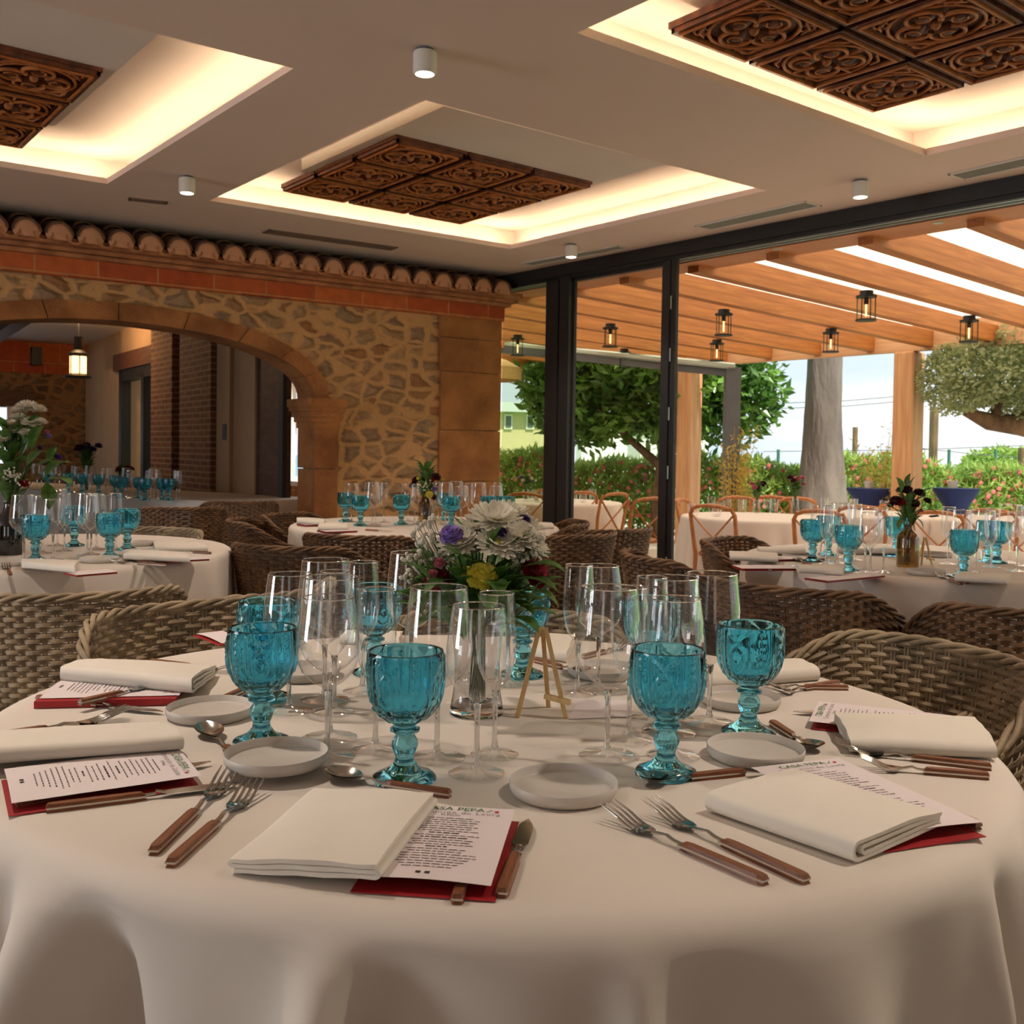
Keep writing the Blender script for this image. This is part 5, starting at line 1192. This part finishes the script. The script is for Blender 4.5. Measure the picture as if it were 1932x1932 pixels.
# napkins: one folded cloth, its layers wound back and forth
def napkin(quad, label, z=TZ, kind='wrap', T=.022, th=.0035, grp='folded napkins on the front table', lift=0, puff=.004, layers=3, lc=(0, 0, 0, 0)):
    """quad: near-left, near-right, far-right, far-left. 'wrap': the fold rolls over the near edge; 'stack': fold section shows along the near edge"""
    if kind == 'wrap': quad = [quad[1], quad[2], quad[3], quad[0]]; lc = (lc[1], lc[2], lc[3], lc[0])
    P = [onz(x, y, z + lift) for x, y in quad]; c = sum(P, Vector()) / 4; W_ = (P[1] - P[0]).length
    paths = []
    if kind == 'wrap' or kind == 'end':
        r = (T - th) / 2; n = 10; x0 = r; x1 = W_
        a = [(x1 - (x1 - x0) * i / n, th / 2) for i in range(n + 1)]
        a += [(x0 - r * sin(pi * q / 8), th / 2 + r - r * cos(pi * q / 8)) for q in range(1, 8)]
        a += [(x0 + (x1 - x0) * i / n, th / 2 + 2 * r - (T * .30) * (i / n) ** 2.2) for i in range(n + 1)]
        paths.append(a)
        r2 = max(.0016, r * .38); zc = th / 2 + r * .95; x0 = r * 1.6 + r2; x1 = W_ * .985
        b = [(x1 - (x1 - x0) * i / n, zc - r2 - .0008 * i / n) for i in range(n + 1)]
        b += [(x0 - r2 * sin(pi * q / 6), zc - r2 * cos(pi * q / 6)) for q in range(1, 6)]
        b += [(x0 + (x1 - x0) * i / n, zc + r2 - r2 * .9 * (i / n) ** 1.5) for i in range(n + 1)]
        paths.append(b)
    else:
        pitch = T / layers; R2 = pitch / 2; a = []
        for k in range(layers):
            zz = th / 2 + k * pitch; n = 9; x0, x1 = R2 * 1.4, W_ - R2 * 1.4
            seq = [(x0 + (x1 - x0) * i / n, zz) for i in range(n + 1)]
            if k % 2: seq.reverse()
            a += seq
            if k < layers - 1:
                e = a[-1]; sg = 1 if not (k % 2) else -1
                a += [(e[0] + sg * R2 * 1.9 * sin(pi * q / 6), zz + R2 - R2 * cos(pi * q / 6)) for q in range(1, 6)]
        paths.append(a)
    def off2(path, d):
        out = []
        for i, p in enumerate(path):
            a = path[max(0, i - 1)]; b = path[min(len(path) - 1, i + 1)]; tx, tz = b[0] - a[0], b[1] - a[1]; l = hypot(tx, tz) or 1
            out.append((p[0] - tz / l * d, p[1] + tx / l * d))
        return out
    m = MB(); NV = 14; rr = random.Random(int(quad[0][0])); ph = rr.uniform(0, 6)
    for path in paths:
        loop = off2(path, th / 2) + off2(path, -th / 2)[::-1]; nl = len(loop); vs = []; fs = []
        for j in range(NV + 1):
            v = j / NV
            for (x, zz) in loop:
                u = x / W_; p = P[0] * (1 - u) * (1 - v) + P[1] * u * (1 - v) + P[2] * u * v + P[3] * (1 - u) * v
                k = min(1, zz / T); w = k * (.0022 * sin(2.6 * u + ph + 2 * v) * sin(pi * v) + .0009 * sin(9 * u + 5 * v + ph) + puff * sin(pi * min(1, max(0, u))) * (.5 + .5 * sin(pi * v)))
                en = .0012 * sin(17 * u + 3 * k) * (1 if j in (0, NV) else 0)
                vs.append((p.x - c.x + en, p.y - c.y + en, zz + w + .0006 + lc[0] * (1 - u) * (1 - v) + lc[1] * u * (1 - v) + lc[2] * u * v + lc[3] * (1 - u) * v))
        for j in range(NV):
            for i in range(nl): i2 = (i + 1) % nl; fs.append((j * nl + i, j * nl + i2, (j + 1) * nl + i2, (j + 1) * nl + i))
        hf = nl // 2
        for j in (0, NV):
            for i in range(hf - 1): q = (j * nl + i, j * nl + i + 1, j * nl + nl - 2 - i, j * nl + nl - 1 - i); fs.append(q if j else q[::-1])
        m.add(vs, fs)
    o = m.build('napkin', 'napkin', ang=60, loc=(c.x, c.y, z + lift)); tag(o, label, 'napkin', grp); return o
napkin([(432, 1650), (714, 1688), (822, 1538), (590, 1512)], 'cream napkin folded flat at the front centre, over the nearest menu', kind='stack', layers=3, T=.016, th=.0045, lc=(.001, .0145, .0125, .001), puff=.004)
napkin([(-190, 1480), (345, 1436), (300, 1384), (-150, 1412)], 'cream napkin on the menu at the left edge', T=.022, th=.0045, lc=(.015, .015, .002, .004))
napkin([(112, 1300), (360, 1326), (408, 1276), (190, 1262)], 'cream napkin with a raised corner over the red card at the upper left', T=.026, th=.0045, lc=(.0145, .0145, .002, .002), puff=.007)
napkin([(1610, 1634), (1776, 1578), (1500, 1492), (1330, 1534)], 'cream napkin with visible rolled layers, over the right front menu', kind='end', T=.023, th=.0042, lc=(.001, .013, .013, .001), puff=.003)
napkin([(1604, 1424), (1880, 1436), (1838, 1386), (1574, 1376)], 'cream napkin over the menu at the far right rim', T=.022, th=.0045, lc=(.001, .001, .0125, .0125))
napkin([(1334, 1304), (1546, 1286), (1500, 1258), (1350, 1262)], 'cream napkin behind the rightmost goblet', T=.026, th=.004)
napkin([(1006, 1240), (1068, 1252), (1084, 1208), (1026, 1206)], 'cream napkin at the far middle rim behind the small easel', T=.02)
napkin([(640, 1216), (752, 1222), (760, 1202), (660, 1200)], 'cream napkin at the far rim behind the left wine glasses', T=.02)
g2 = 'folded napkins on the back tables'
napkin([(40, 1072), (140, 1082), (148, 1066), (44, 1062)], 'napkin at the front of the left dining table', grp=g2, lift=.0105)
napkin([(232, 1056), (358, 1062), (350, 1050), (262, 1044)], 'napkin at the right front of the left dining table', grp=g2, lift=.0105)
napkin([(292, 1040), (392, 1041), (375, 1030), (288, 1028)], 'napkin at the right rim of the left dining table', grp=g2)
napkin([(1378, 1058), (1468, 1062), (1466, 1050), (1376, 1046)], 'napkin on the red card at the left rim of the right dining table', grp=g2, lift=.0125)
napkin([(1432, 1046), (1520, 1046), (1515, 1038), (1428, 1038)], 'napkin on the second red card at the back left of the right dining table', grp=g2, lift=.0125)
napkin([(1508, 1082), (1590, 1086), (1596, 1072), (1500, 1072)], 'napkin before the two nearest goblets of the right dining table', grp=g2, lift=.0125)
napkin([(1800, 1098), (1900, 1104), (1906, 1092), (1820, 1086)], 'napkin at the front of the right dining table beside the fork', grp=g2, lift=.0105)
napkin([(1640, 1044), (1690, 1046), (1688, 1038), (1640, 1037)], 'napkin behind the goblets of the right dining table', grp=g2, lift=.0105)
napkin([(560, 988), (612, 991), (614, 984), (560, 981)], 'napkin at the left rim of the middle dining table', grp=g2, lift=.0125)
napkin([(600, 1000), (655, 1000), (655, 992), (606, 992)], 'napkin at the left front of the middle dining table', grp=g2, lift=.0125)
napkin([(985, 998), (1045, 998), (1040, 991), (985, 990)], 'napkin at the right rim of the middle dining table', grp=g2)

# menus: a white sheet on a red card
def menu(br, tr, label, z=TZ, w=.148, lift=.007, txt=True, grp='menus on red cards', card=(.006, -.010), thin_card=True):
    a = onz(*br, z + lift); b = onz(*tr, z + lift); up = b - a; up.z = 0; H_ = up.length; up.normalize(); xa = Vector((up.y, -up.x, 0)); o0 = a - xa * w
    rot = atan2(xa.y, xa.x); r = empty('menu', (o0.x, o0.y, z), rot, label, 'menu', grp)
    m = MB(); NX, NY = 8, 10
    m.grid(lambda u, v: (w * u, H_ * v, lift + .0003 + .003 * (1 - v) * sin(pi * u)), NX, NY); m.grid(lambda u, v: (w * u, H_ * v, lift + .003 * (1 - v) * sin(pi * u)), NX, NY); m.build('menu_sheet', 'paper', r)
    zs = lambda u, v: lift + .0008 + .003 * (1 - v) * sin(pi * u)
    m = MB(); dx, dy = card; m.box((dx, dy, .0012), (w + dx, H_ + dy, .0022 if thin_card else lift - .0012)); c = m.build('red_card', 'red', r, smooth=False)
    if not txt: return r
    def t_(s, x, y, size, mt, sp_=1.0, al='CENTER'):
        cu = bpy.data.curves.new('lettering', 'FONT'); cu.body = s; cu.size = size; cu.align_x = al; cu.space_character = sp_; cu.materials.append(M[mt]); cu.resolution_u = 2
        o = bpy.data.objects.new('lettering', cu); COL.objects.link(o); o.parent = r; o.location = (x * w, y * H_, zs(x, y) + .0003)
    t_('CASA PEPA', .50, .925, .0155, 'green_ink'); t_('Comunión de Laura', .53, .872, .0112, 'ink', 1.2)
    t_('El Menú', .5, .838, .0070, 'inkd'); 
    m = MB(); m.lathe([(.0001, 0), (.0028, 0)], 12, 0, (.86 * w, .935 * H_, zs(.86, .93) + .0003)); m.build('red_dot', 'red_ink', r)
    m = MB()
    for q, (dx_, dy_) in enumerate(((-.004, .002), (-.006, -.001), (-.002, .004))):
        m.add([(.83 * w + dx_ - .002, .935 * H_ + dy_, zs(.83, .93) + .0003), (.83 * w + dx_, .935 * H_ + dy_ - .0012, zs(.83, .93) + .0003), (.83 * w + dx_ + .002, .935 * H_ + dy_, zs(.83, .93) + .0003), (.83 * w + dx_, .935 * H_ + dy_ + .0012, zs(.83, .93) + .0003)], [(0, 1, 2, 3)])
    m.build('leaf_mark', 'green_ink', r, smooth=False)
    m = MB(); md = MB(); rr = random.Random(5); y = .80
    rows_ = [(.34, 0), (.5, 0), (.44, 0), (.42, 0), (.52, 0), (.40, 0), (.5, 0), (.2, 1), (.56, 0), (.3, 1), (.5, 0), (.38, 0), (.44, 0), (.14, 1), (.42, 0), (.36, 0), (.6, 0), (.62, 0), (.56, 0), (.46, 0), (.4, 0), (.34, 0)]
    for wd, bold in rows_:
        x = .5 - wd / 2
        while x < .5 + wd / 2:
            l = rr.uniform(.025, .075); u = min(.97, x + l / 2); (md if bold else m).add([(w * x, H_ * y, zs(u, y)), (w * (x + l), H_ * y, zs(u, y)), (w * (x + l), H_ * y + .0016 + .0006 * bold, zs(u, y)), (w * x, H_ * y + .0016 + .0006 * bold, zs(u, y))], [(0, 1, 2, 3)]); x += l + .012
        y -= .0315
    for x in (.455, .52): md.add([(w * x, H_ * .06, zs(.5, .06)), (w * x + .0055, H_ * .06, zs(.5, .06)), (w * x + .0055, H_ * .06 + .005, zs(.5, .06)), (w * x, H_ * .06 + .005, zs(.5, .06))], [(0, 1, 2, 3)])
    m.build('small_print', 'ink', r, smooth=False); md.build('small_print_headings', 'inkd', r, smooth=False); return r
menu((926, 1672), (972, 1528), 'printed menu on a red card beneath the front centre napkin', lift=.0125)
menu((22, 1516), (380, 1464), 'printed menu on a red card beneath the napkin at the left edge', lift=.013, card=(.012, -.004))
menu((74, 1318), (338, 1312), 'menu lifted on a bright red card at the upper left of the front table', lift=.014, card=(.016, -.004), thin_card=False)
menu((1856, 1552), (1582, 1430), 'printed menu on a red card beneath the right front napkin', lift=.0125, card=(-.010, -.014))
menu((1796, 1350), (1545, 1323), 'printed menu beneath the napkin at the far right rim of the front table', lift=.012, card=(-.006, -.004))
menu((418, 1214), (470, 1208), 'menu behind the leftmost goblet, mostly hidden', lift=.004, txt=False)
menu((1484, 1066), (1380, 1066), 'menu on a red card at the left rim of the right dining table', lift=.011, txt=False, thin_card=False, card=(.008, -.004), w=.12)
menu((1530, 1048), (1430, 1050), 'menu on a red card at the back left of the right dining table', lift=.010, txt=False, thin_card=False, card=(.008, -.004), w=.12)
menu((1628, 1080), (1520, 1090), 'menu on a red card before the nearest goblets of the right dining table', lift=.010, txt=False, thin_card=False, card=(.008, -.004), w=.10)
menu((196, 1074), (120, 1080), 'menu on a red card at the front of the left dining table', lift=.009, txt=False, thin_card=False, card=(.008, -.004), w=.10)
menu((378, 1050), (300, 1054), 'menu on a red card at the right front of the left dining table', lift=.009, txt=False, thin_card=False, card=(.008, -.004), w=.10)
menu((622, 986), (560, 988), 'menu on a red card at the left rim of the middle dining table', lift=.011, txt=False, thin_card=False, card=(.008, -.004), w=.12)
menu((656, 998), (598, 1000), 'menu on a red card at the left front of the middle dining table', lift=.011, txt=False, thin_card=False, card=(.008, -.004), w=.12)

# small wooden easels and the card lying by the front one
def easel(px, py, h, label, rz=0, z=TZ):
    p = onz(px, py, z); r = empty('mini_easel', p, rz, label, 'easel', 'mini easels')
    s = h / .125
    for x0, x1, y1 in ((-.0045, -.034, -.012), (.0045, .034, -.012), (0, .012, .048)):
        m = MB(); m.tube([(x1 * s, y1 * s, .001), (x0 * s, 0, .125 * s)], .0045 * s, 4, up=(0, 1, 0)); m.build('leg', 'easel', r, smooth=False)
    m = MB(); m.tube([(.004 * s, -.008 * s, .030 * s), (.040 * s, -.020 * s, .024 * s)], .005 * s, 4, up=(0, 0, 1)); m.build('ledge', 'easel', r, smooth=False); return r
easel(1021, 1350, .150, 'small wooden easel standing empty on the front table')
easel(1744, 1066, .115, 'small wooden easel beside the amber bottle on the right table', .5)
easel(822, 988, .11, 'small wooden easel beside the dark red posy on the middle table', .3)
q = [onz(*p, TZ + .001) for p in ((1073, 1357), (1196, 1352), (1190, 1322), (1092, 1320))]; c = sum(q, Vector()) / 4
m = MB(); m.add([p - c for p in q] + [p - c + Vector((0, 0, .0008)) for p in q], [(0, 1, 2, 3), (4, 5, 6, 7), (0, 1, 5, 4), (1, 2, 6, 5), (2, 3, 7, 6), (3, 0, 4, 7)]); o = m.build('place_card', 'paper', smooth=False, loc=c); tag(o, 'blank pinkish card fallen flat beside the front easel', 'card')

# ================================================================== FLOWERS
def mesh_of(mb, mats, ang=60):
    o = mb.build('tmp', mats, ang=ang); me = o.data; bpy.data.objects.remove(o); return me
def daisy_me(n=22, layers=3, cup=.12):
    m = MB(); rr = random.Random(2)
    for l in range(layers):
        R = .032 * (1 - .16 * l); nn = n - 4 * l
        for k in range(nn):
            a = 2 * pi * k / nn + l * .3 + rr.uniform(-.06, .06); ca, sa = cos(a), sin(a); cu = cup + l * .25 + rr.uniform(-.08, .12); vs = []
            for i in range(5):
                u = i / 4; w = .0050 * sin(pi * (.12 + .80 * u)) ** .7; rad = .004 + R * u * cos(cu * u); z = .002 + l * .002 + R * u * sin(cu * (.6 + .6 * u)) * .9
                for s in (-1, 0, 1): vs.append((rad * ca - s * w * sa, rad * sa + s * w * ca, z + (.0012 if s else 0)))
            m.add(vs, [(3 * i + j, 3 * i + j + 1, 3 * i + j + 4, 3 * i + j + 3) for i in range(4) for j in range(2)], 0)
    m.ball((0, 0, .005), .0075, 10, 6, 1, .5); return m
def puff_me(r=.02, n=90, sq=.7):
    m = MB(); rr = random.Random(4)
    for k in range(n):
        th = math.acos(1 - 1.5 * (k + .5) / n); ph = k * 2.4; d = Vector((sin(th) * cos(ph), sin(th) * sin(ph), cos(th) * sq)); t = Vector((-sin(ph), cos(ph), 0)); b = d.cross(t); w = r * .26; R = r * rr.uniform(.85, 1.08)
        m.add([d * R * .55 - t * w * .5, d * R * .55 + t * w * .5, d * R + t * w + b * w * .4, d * (R * 1.08), d * R - t * w + b * w * .4], [(0, 1, 2, 3, 4)])
    m.ball((0, 0, 0), r * .7, 10, 6, 0, sq); return m
DA = mesh_of(daisy_me(), ['petal', 'yellow']); PU = {k: mesh_of(puff_me(), [k]) for k in ('yellow', 'crimson', 'purple', 'violet', 'maroon', 'pinkp', 'petal')}
def leaf_me():
    m = MB(); 
    def g(u, v): w = 1.0 * sin(pi * u) ** .8 * .22 * (2 * v - 1); return (u, w, .22 * sin(pi * u * .8) + abs(w) * .35)
    m.grid(g, 9, 5); return m
LF = mesh_of(leaf_me(), ['leaf'])
def inst(name, me, parent, loc, dirv=None, s=1, spin=0):
    o = bpy.data.objects.new(name, me); COL.objects.link(o); o.parent = parent; o.location = loc
    if dirv is not None: q = Vector(dirv).to_track_quat('Z', 'Y'); o.rotation_euler = (q @ __import__('mathutils').Quaternion((0, 0, 1), spin)).to_euler()
    o.scale = (s, s, s); return o
def bouquet(base, label, blooms, leaves, gyp=None, neck_=Vector((0, 0, .14)), stems_from=.02, seed=1, stemr=.0016):
    """blooms: (kind, x, y, z, size) relative to base, in metres"""
    r = empty('bouquet', base, 0, label, 'bouquet', None); rr = random.Random(seed); ms = MB()
    for kind, x, y, z, s in blooms:
        P = Vector((x, y, z)); d = (P - neck_ * .9).normalized(); d = (d + Vector((0, -.35, .15))).normalized()
        nm = {'daisy': 'daisy'}.get(kind, 'carnation')
        inst(nm, DA if kind == 'daisy' else PU[kind], r, P, d, s, rr.uniform(0, 6))
        foot = Vector((rr.uniform(-.014, .014), rr.uniform(-.014, .014), stems_from)); ms.tube([foot, neck_ * .9 + Vector((rr.uniform(-.012, .012), rr.uniform(-.012, .012), 0)), neck_ + (P - neck_) * .55 + Vector((0, 0, .01)), P], stemr, 5)
    ms.build('stems', 'stem', r)
    for x, y, z, dx, dy, dz, s in leaves:
        o = bpy.data.objects.new('leaf', LF); COL.objects.link(o); o.parent = r; o.location = (x, y, z); o.rotation_euler = Vector((dx, dy, dz)).to_track_quat('X', 'Z').to_euler(); o.scale = (s, s * 1.1, s)
    if gyp:
        m = MB(); mt_ = MB()
        for cx, cy_, cz_, rad, n in gyp:
            for _ in range(n):
                v = Vector((rr.gauss(0, 1), rr.gauss(0, 1), rr.gauss(0, 1))).normalized() * rad * rr.uniform(.3, 1); p = Vector((cx, cy_, cz_)) + v
                for k in range(4): m.ball(p + Vector((rr.uniform(-.002, .002), rr.uniform(-.002, .002), rr.uniform(-.002, .002))), rr.uniform(.0024, .0040), 6, 4)
                mt_.tube([neck_, neck_ * .4 + p * .6 + Vector((0, 0, -.008)), p], .0005, 3, cap=False)
        o = m.build('baby_breath', 'petal', r); o['kind'] = 'stuff'; mt_.build('sprig_stems', 'stem', r)
    return r
# front vase and bouquet, 1 px = depth/F metres
b = tb(899, 1346); kx = b.y / F
o = MB().lathe([(.0001, .0), (.034, 0), (.0365, .002), (.036, .012), (.0335, .030), (.031, .050), (.031, .090), (.034, .130), (.0365, .150), (.0355, .150), (.0330, .128), (.0300, .090), (.0300, .052), (.032, .030), (.033, .016), (.0001, .012)], 48).build('glass_vase', 'glass', loc=b); o.scale = (1.25, 1.25, 1); tag(o, 'clear flared glass vase holding the white daisy bouquet', 'vase')
def rel(x, y, dy=0): p = ondepth(x, y, b.y + dy) - b; return (p.x, p.y, p.z)
bl = []
for k, x, y, d, s in (('daisy', 932, 985, -.02, 1.35), ('daisy', 985, 1000, .02, 1.15), ('daisy', 905, 1002, 0, 1.2), ('daisy', 940, 1030, -.05, 1.2), ('daisy', 868, 1030, -.04, 1.1), ('daisy', 995, 1035, .0, 1.1), ('daisy', 960, 975, .04, 1.2), ('daisy', 890, 1035, -.02, 1.1), ('daisy', 975, 1018, -.03, 1.2), ('petal', 915, 985, .02, 1.0),
                      ('purple', 851, 1009, -.05, .95), ('violet', 985, 990, .0, .6), ('violet', 898, 1012, -.03, .55), ('violet', 945, 1004, -.05, .5), ('violet', 990, 980, .02, .5),
                      ('crimson', 1008, 1075, -.03, 1.1), ('crimson', 825, 1095, -.03, 1.1), ('crimson', 1012, 1095, -.02, .8), ('yellow', 910, 1088, -.06, 1.25), ('yellow', 882, 1080, -.05, .6), ('pinkp', 830, 1062, -.04, .5), ('pinkp', 815, 1085, -.04, .5)):
    p = rel(x, y, d); bl.append((k, *p, s))
lv = []
for x, y, d, dx, dz, s in ((985, 1070, -.05, 1, -.25, .060), (955, 1095, -.05, 1, -.35, .072), (880, 1080, -.06, -.5, .4, .05), (870, 1095, -.05, -.3, -.9, .06), (905, 1060, -.05, -.8, -.1, .05), (930, 1060, -.06, .3, .8, .05), (850, 1110, -.02, -.7, -.8, .055), (960, 1060, -.04, .6, .6, .05), (860, 1060, -.04, -.6, .6, .05),
                            (940, 1100, -.03, .2, -1, .05), (900, 1110, -.04, -.2, -1, .05), (830, 1120, 0, -.5, -.9, .05), (980, 1110, 0, .8, -.5, .06), (915, 1040, .0, .1, 1, .06), (880, 1050, .02, -.4, .8, .06), (950, 1045, .02, .5, .8, .06), (865, 1075, 0, -1, .2, .055), (975, 1080, .02, 1, .3, .06)):
    p = rel(x, y, d); lv.append((*p, dx, -.2, dz, s * 1.25))
for k in range(80):
    a = k * 2.4; q_ = .02 + .055 * ((k * 7) % 10) / 10; lv.append((q_ * cos(a) * 1.3, q_ * sin(a), .150 + .0011 * k, cos(a), sin(a) * .8, .45 - .8 * (k % 3 == 0), .07))
gy = []
for x, y, rd, n in ((800, 1020, .022, 16), (785, 1060, .022, 16), (830, 1045, .02, 14), (1005, 1020, .02, 16), (1012, 1045, .018, 12), (975, 1050, .02, 12), (790, 1000, .016, 9), (850, 1070, .016, 8), (985, 1075, .014, 6), (770, 1090, .012, 6), (815, 985, .012, 5)):
    p = rel(x, y, -.03); gy.append((*p, rd * 1.15, int(n * 1.3)))
bouquet(b, 'bouquet of white daisies, crimson, yellow and lilac flowers on the front table', bl, lv, gy, Vector((0, 0, .15)), seed=3)
# green bottle and tall bouquet on the left table
b = onz(18, 1046, TZ); kk = b.y / F
o = MB().lathe([(.0001, 0), (.055, 0), (.058, .01), (.058, .115), (.052, .14), (.026, .175), (.020, .20), (.022, .215), (.019, .215), (.017, .20), (.022, .175), (.048, .138), (.054, .115), (.054, .012), (.0001, .008)], 40, fn=lambda r_, z, a, i: r_ * (1 + (.02 * cos(22 * a) if .02 < z < .13 else 0))).build('glass_bottle', 'bottleg', loc=b); tag(o, 'dark green ribbed glass bottle vase on the left table', 'bottle')
rel = lambda x, y, dy=0: tuple(ondepth(x, y, b.y + dy) - b)
bl = [(k, *rel(x, y, d), s) for k, x, y, d, s in (('daisy', 52, 770, 0, 1.3), ('daisy', 70, 775, 0, 1.1), ('daisy', 38, 776, -.02, 1.1), ('daisy', 35, 790, 0, 1.0), ('daisy', 18, 805, 0, 1.2), ('daisy', 58, 800, -.02, 1.1), ('daisy', 75, 798, 0, .9), ('daisy', 25, 815, -.02, .9), ('daisy', 48, 818, -.03, .8), ('daisy', 10, 830, -.03, .9),
      ('purple', 92, 822, 0, .6), ('violet', 75, 845, 0, .5), ('violet', 110, 862, 0, .7), ('crimson', 45, 912, -.02, .9), ('maroon', 28, 905, 0, .9), ('pinkp', 88, 815, .02, .5))]
lv = [(*rel(x, y, d), dx, -.3, dz, s) for x, y, d, dx, dz, s in ((60, 850, -.02, .6, .8, .12), (40, 860, -.02, -.2, 1, .12), (20, 850, -.02, -.5, .9, .12), (50, 880, -.03, .9, .4, .12), (30, 890, -.02, -.8, .3, .12), (70, 880, 0, 1, -.1, .12), (85, 900, -.02, .9, .3, .14), (90, 905, -.02, .8, -.3, .13), (88, 910, -.02, .2, -1, .12), (60, 830, 0, .4, .9, .11), (12, 870, 0, -.6, .7, .12), (95, 880, -.02, .5, .9, .09))]
for k in range(30): a = k * 2.4; lv.append((.02 * cos(a), .02 * sin(a), .20 + .010 * k, cos(a), sin(a) * .8, .8, .10))
bouquet(b, 'tall bouquet of white daisies with trailing leaves in the green bottle', bl, lv, [(*rel(20, 895, -.04), .035, 40), (*rel(35, 905, -.04), .03, 20)], Vector((0, 0, .2)), seed=5, stemr=.002)
# amber bottle on the right table
b = onz(1712, 1069, TZ)
o = MB().lathe([(.0001, 0), (.042, 0), (.045, .008), (.045, .115), (.040, .134), (.020, .150), (.017, .165), (.019, .172), (.016, .172), (.014, .165), (.018, .148), (.037, .132), (.042, .114), (.042, .010), (.0001, .006)], 44, fn=lambda r_, z, a, i: r_ * (1 + (.02 * cos(26 * a) if .02 < z < .11 else 0))).build('glass_bottle', 'amber', loc=b); tag(o, 'amber ribbed glass bottle vase on the right table', 'bottle')
rel = lambda x, y, dy=0: tuple(ondepth(x, y, b.y + dy) - b)
bl = [(k, *rel(x, y, d), s) for k, x, y, d, s in (('maroon', 1710, 925, 0, 1.3), ('maroon', 1690, 945, -.02, 1.2), ('crimson', 1700, 948, -.03, .9), ('maroon', 1735, 930, 0, 1.2), ('maroon', 1725, 950, -.02, 1.1), ('violet', 1680, 952, 0, .7), ('maroon', 1750, 945, 0, .9), ('pinkp', 1738, 963, -.02, .4), ('maroon', 1700, 925, .03, 1.0))]
lv = [(*rel(x, y, d), dx, -.2, dz, s) for x, y, d, dx, dz, s in ((1700, 930, -.02, -.5, .9, .07), (1715, 925, 0, .1, 1, .07), (1735, 940, -.02, .8, .5, .07), (1685, 960, -.02, -1, .2, .06), (1740, 965, -.02, 1, -.2, .06), (1705, 975, -.02, -.3, -1, .06), (1725, 975, -.02, .4, -.9, .06), (1715, 960, -.04, 0, .6, .07), (1720, 930, .02, .3, 1, .07))]
for k in range(18): a = k * 2.4; lv.append((.015 * cos(a), .015 * sin(a), .16 + .006 * k, cos(a), sin(a) * .8, .8, .07))
bouquet(b, 'dark maroon posy in the amber bottle on the right table', bl, lv, None, Vector((0, 0, .16)), seed=6, stemr=.0018)
# brown bottle on the middle table
b = onz(803, 987, TZ)
o = MB().lathe([(.0001, 0), (.045, 0), (.048, .01), (.046, .11), (.030, .14), (.024, .16), (.021, .16), (.026, .138), (.042, .108), (.0001, .008)], 32).build('glass_bottle', 'amber', loc=b); tag(o, 'brown glass bottle vase on the middle table', 'bottle')
rel = lambda x, y, dy=0: tuple(ondepth(x, y, b.y + dy) - b)
bl = [(k, *rel(x, y, d), s) for k, x, y, d, s in (('maroon', 785, 905, 0, 1.4), ('maroon', 822, 900, 0, 1.6), ('crimson', 815, 905, -.03, 1), ('yellow', 810, 933, -.05, 1.1), ('yellow', 790, 902, -.03, .7), ('maroon', 780, 915, 0, 1.3), ('purple', 820, 922, -.03, .8), ('yellow', 835, 905, 0, .6), ('maroon', 805, 905, .02, 1.4), ('maroon', 818, 938, -.03, .9))]
lv = []
for k in range(26): a = k * 2.4; lv.append((.02 * cos(a), .02 * sin(a), .15 + .007 * k, cos(a), sin(a) * .8, .8, .085))
bouquet(b, 'posy of dark red and yellow flowers in the brown bottle on the middle table', bl, lv, [(*rel(800, 918, -.05), .06, 26)], Vector((0, 0, .15)), seed=7, stemr=.002)
# posies on the banquet table and on the terrace
def posy(px, py, z, ytop, cols, vase_mt, label, vl, w=1.0, seed=1):
    b = onz(px, py, z); h = (py - ytop) * b.y / F; vh = h * .42
    o = MB().lathe([(.0001, 0), (.035, 0), (.038, .01), (.036, vh * .7), (.028, vh), (.026, vh), (.033, vh * .7), (.0001, .008)], 24).build('glass_vase', vase_mt, loc=b); tag(o, vl, 'vase')
    rr = random.Random(seed); bl = []; lv = []
    for k in range(9): a = k * 2.4; q = .055 * w * (k / 9) ** .5; bl.append((cols[k % len(cols)], q * cos(a) * 1.4, q * sin(a), h * rr.uniform(.78, .98), rr.uniform(.9, 1.4) * w))
    for k in range(24): a = k * 2.4; lv.append((.015 * cos(a), .015 * sin(a), vh + (h - vh) * k / 34, cos(a), sin(a), .8, .08 * w))
    bouquet(b, label, bl, lv, None, Vector((0, 0, vh)), seed=seed, stemr=.0025)
posy(163, 929, TZ, 838, ['maroon', 'maroon', 'violet'], 'thin', 'dark dried posy on the banquet table in the arch', 'clear vase of the dark posy on the banquet table', 1.5, 2)
posy(232, 926, TZ, 880, ['maroon', 'crimson'], 'thin', 'small dark red posy on the banquet table before the glazed door', 'clear vase of the dark red posy on the banquet table', 1.1, 3)
posy(1427, 967, OZ + TZ, 908, ['crimson', 'pinkp', 'maroon'], 'thin', 'crimson posy on the terrace table below the bamboo', 'clear vase of the crimson posy on the terrace table', 1.1, 4)
posy(1500, 968, OZ + TZ, 898, ['yellow', 'maroon', 'pinkp'], 'thin', 'yellow and red posy on the terrace table before the palm trunk', 'clear vase of the yellow and red posy on the terrace', 1.2, 5)
posy(992, 945, OZ + TZ, 896, ['purple', 'petal'], 'thin', 'pale lilac posy on the terrace table behind the green glass', 'clear vase of the pale lilac posy behind the green glass', 1.1, 8)

# lettering becomes plain meshes
bpy.context.view_layer.update()
dg = bpy.context.evaluated_depsgraph_get()
for o in [o for o in bpy.data.objects if o.type == 'FONT']:
    me = bpy.data.meshes.new_from_object(o.evaluated_get(dg)); n = bpy.data.objects.new('printed_letters', me); COL.objects.link(n)
    n.parent = o.parent; n.location = o.location; bpy.data.objects.remove(o)
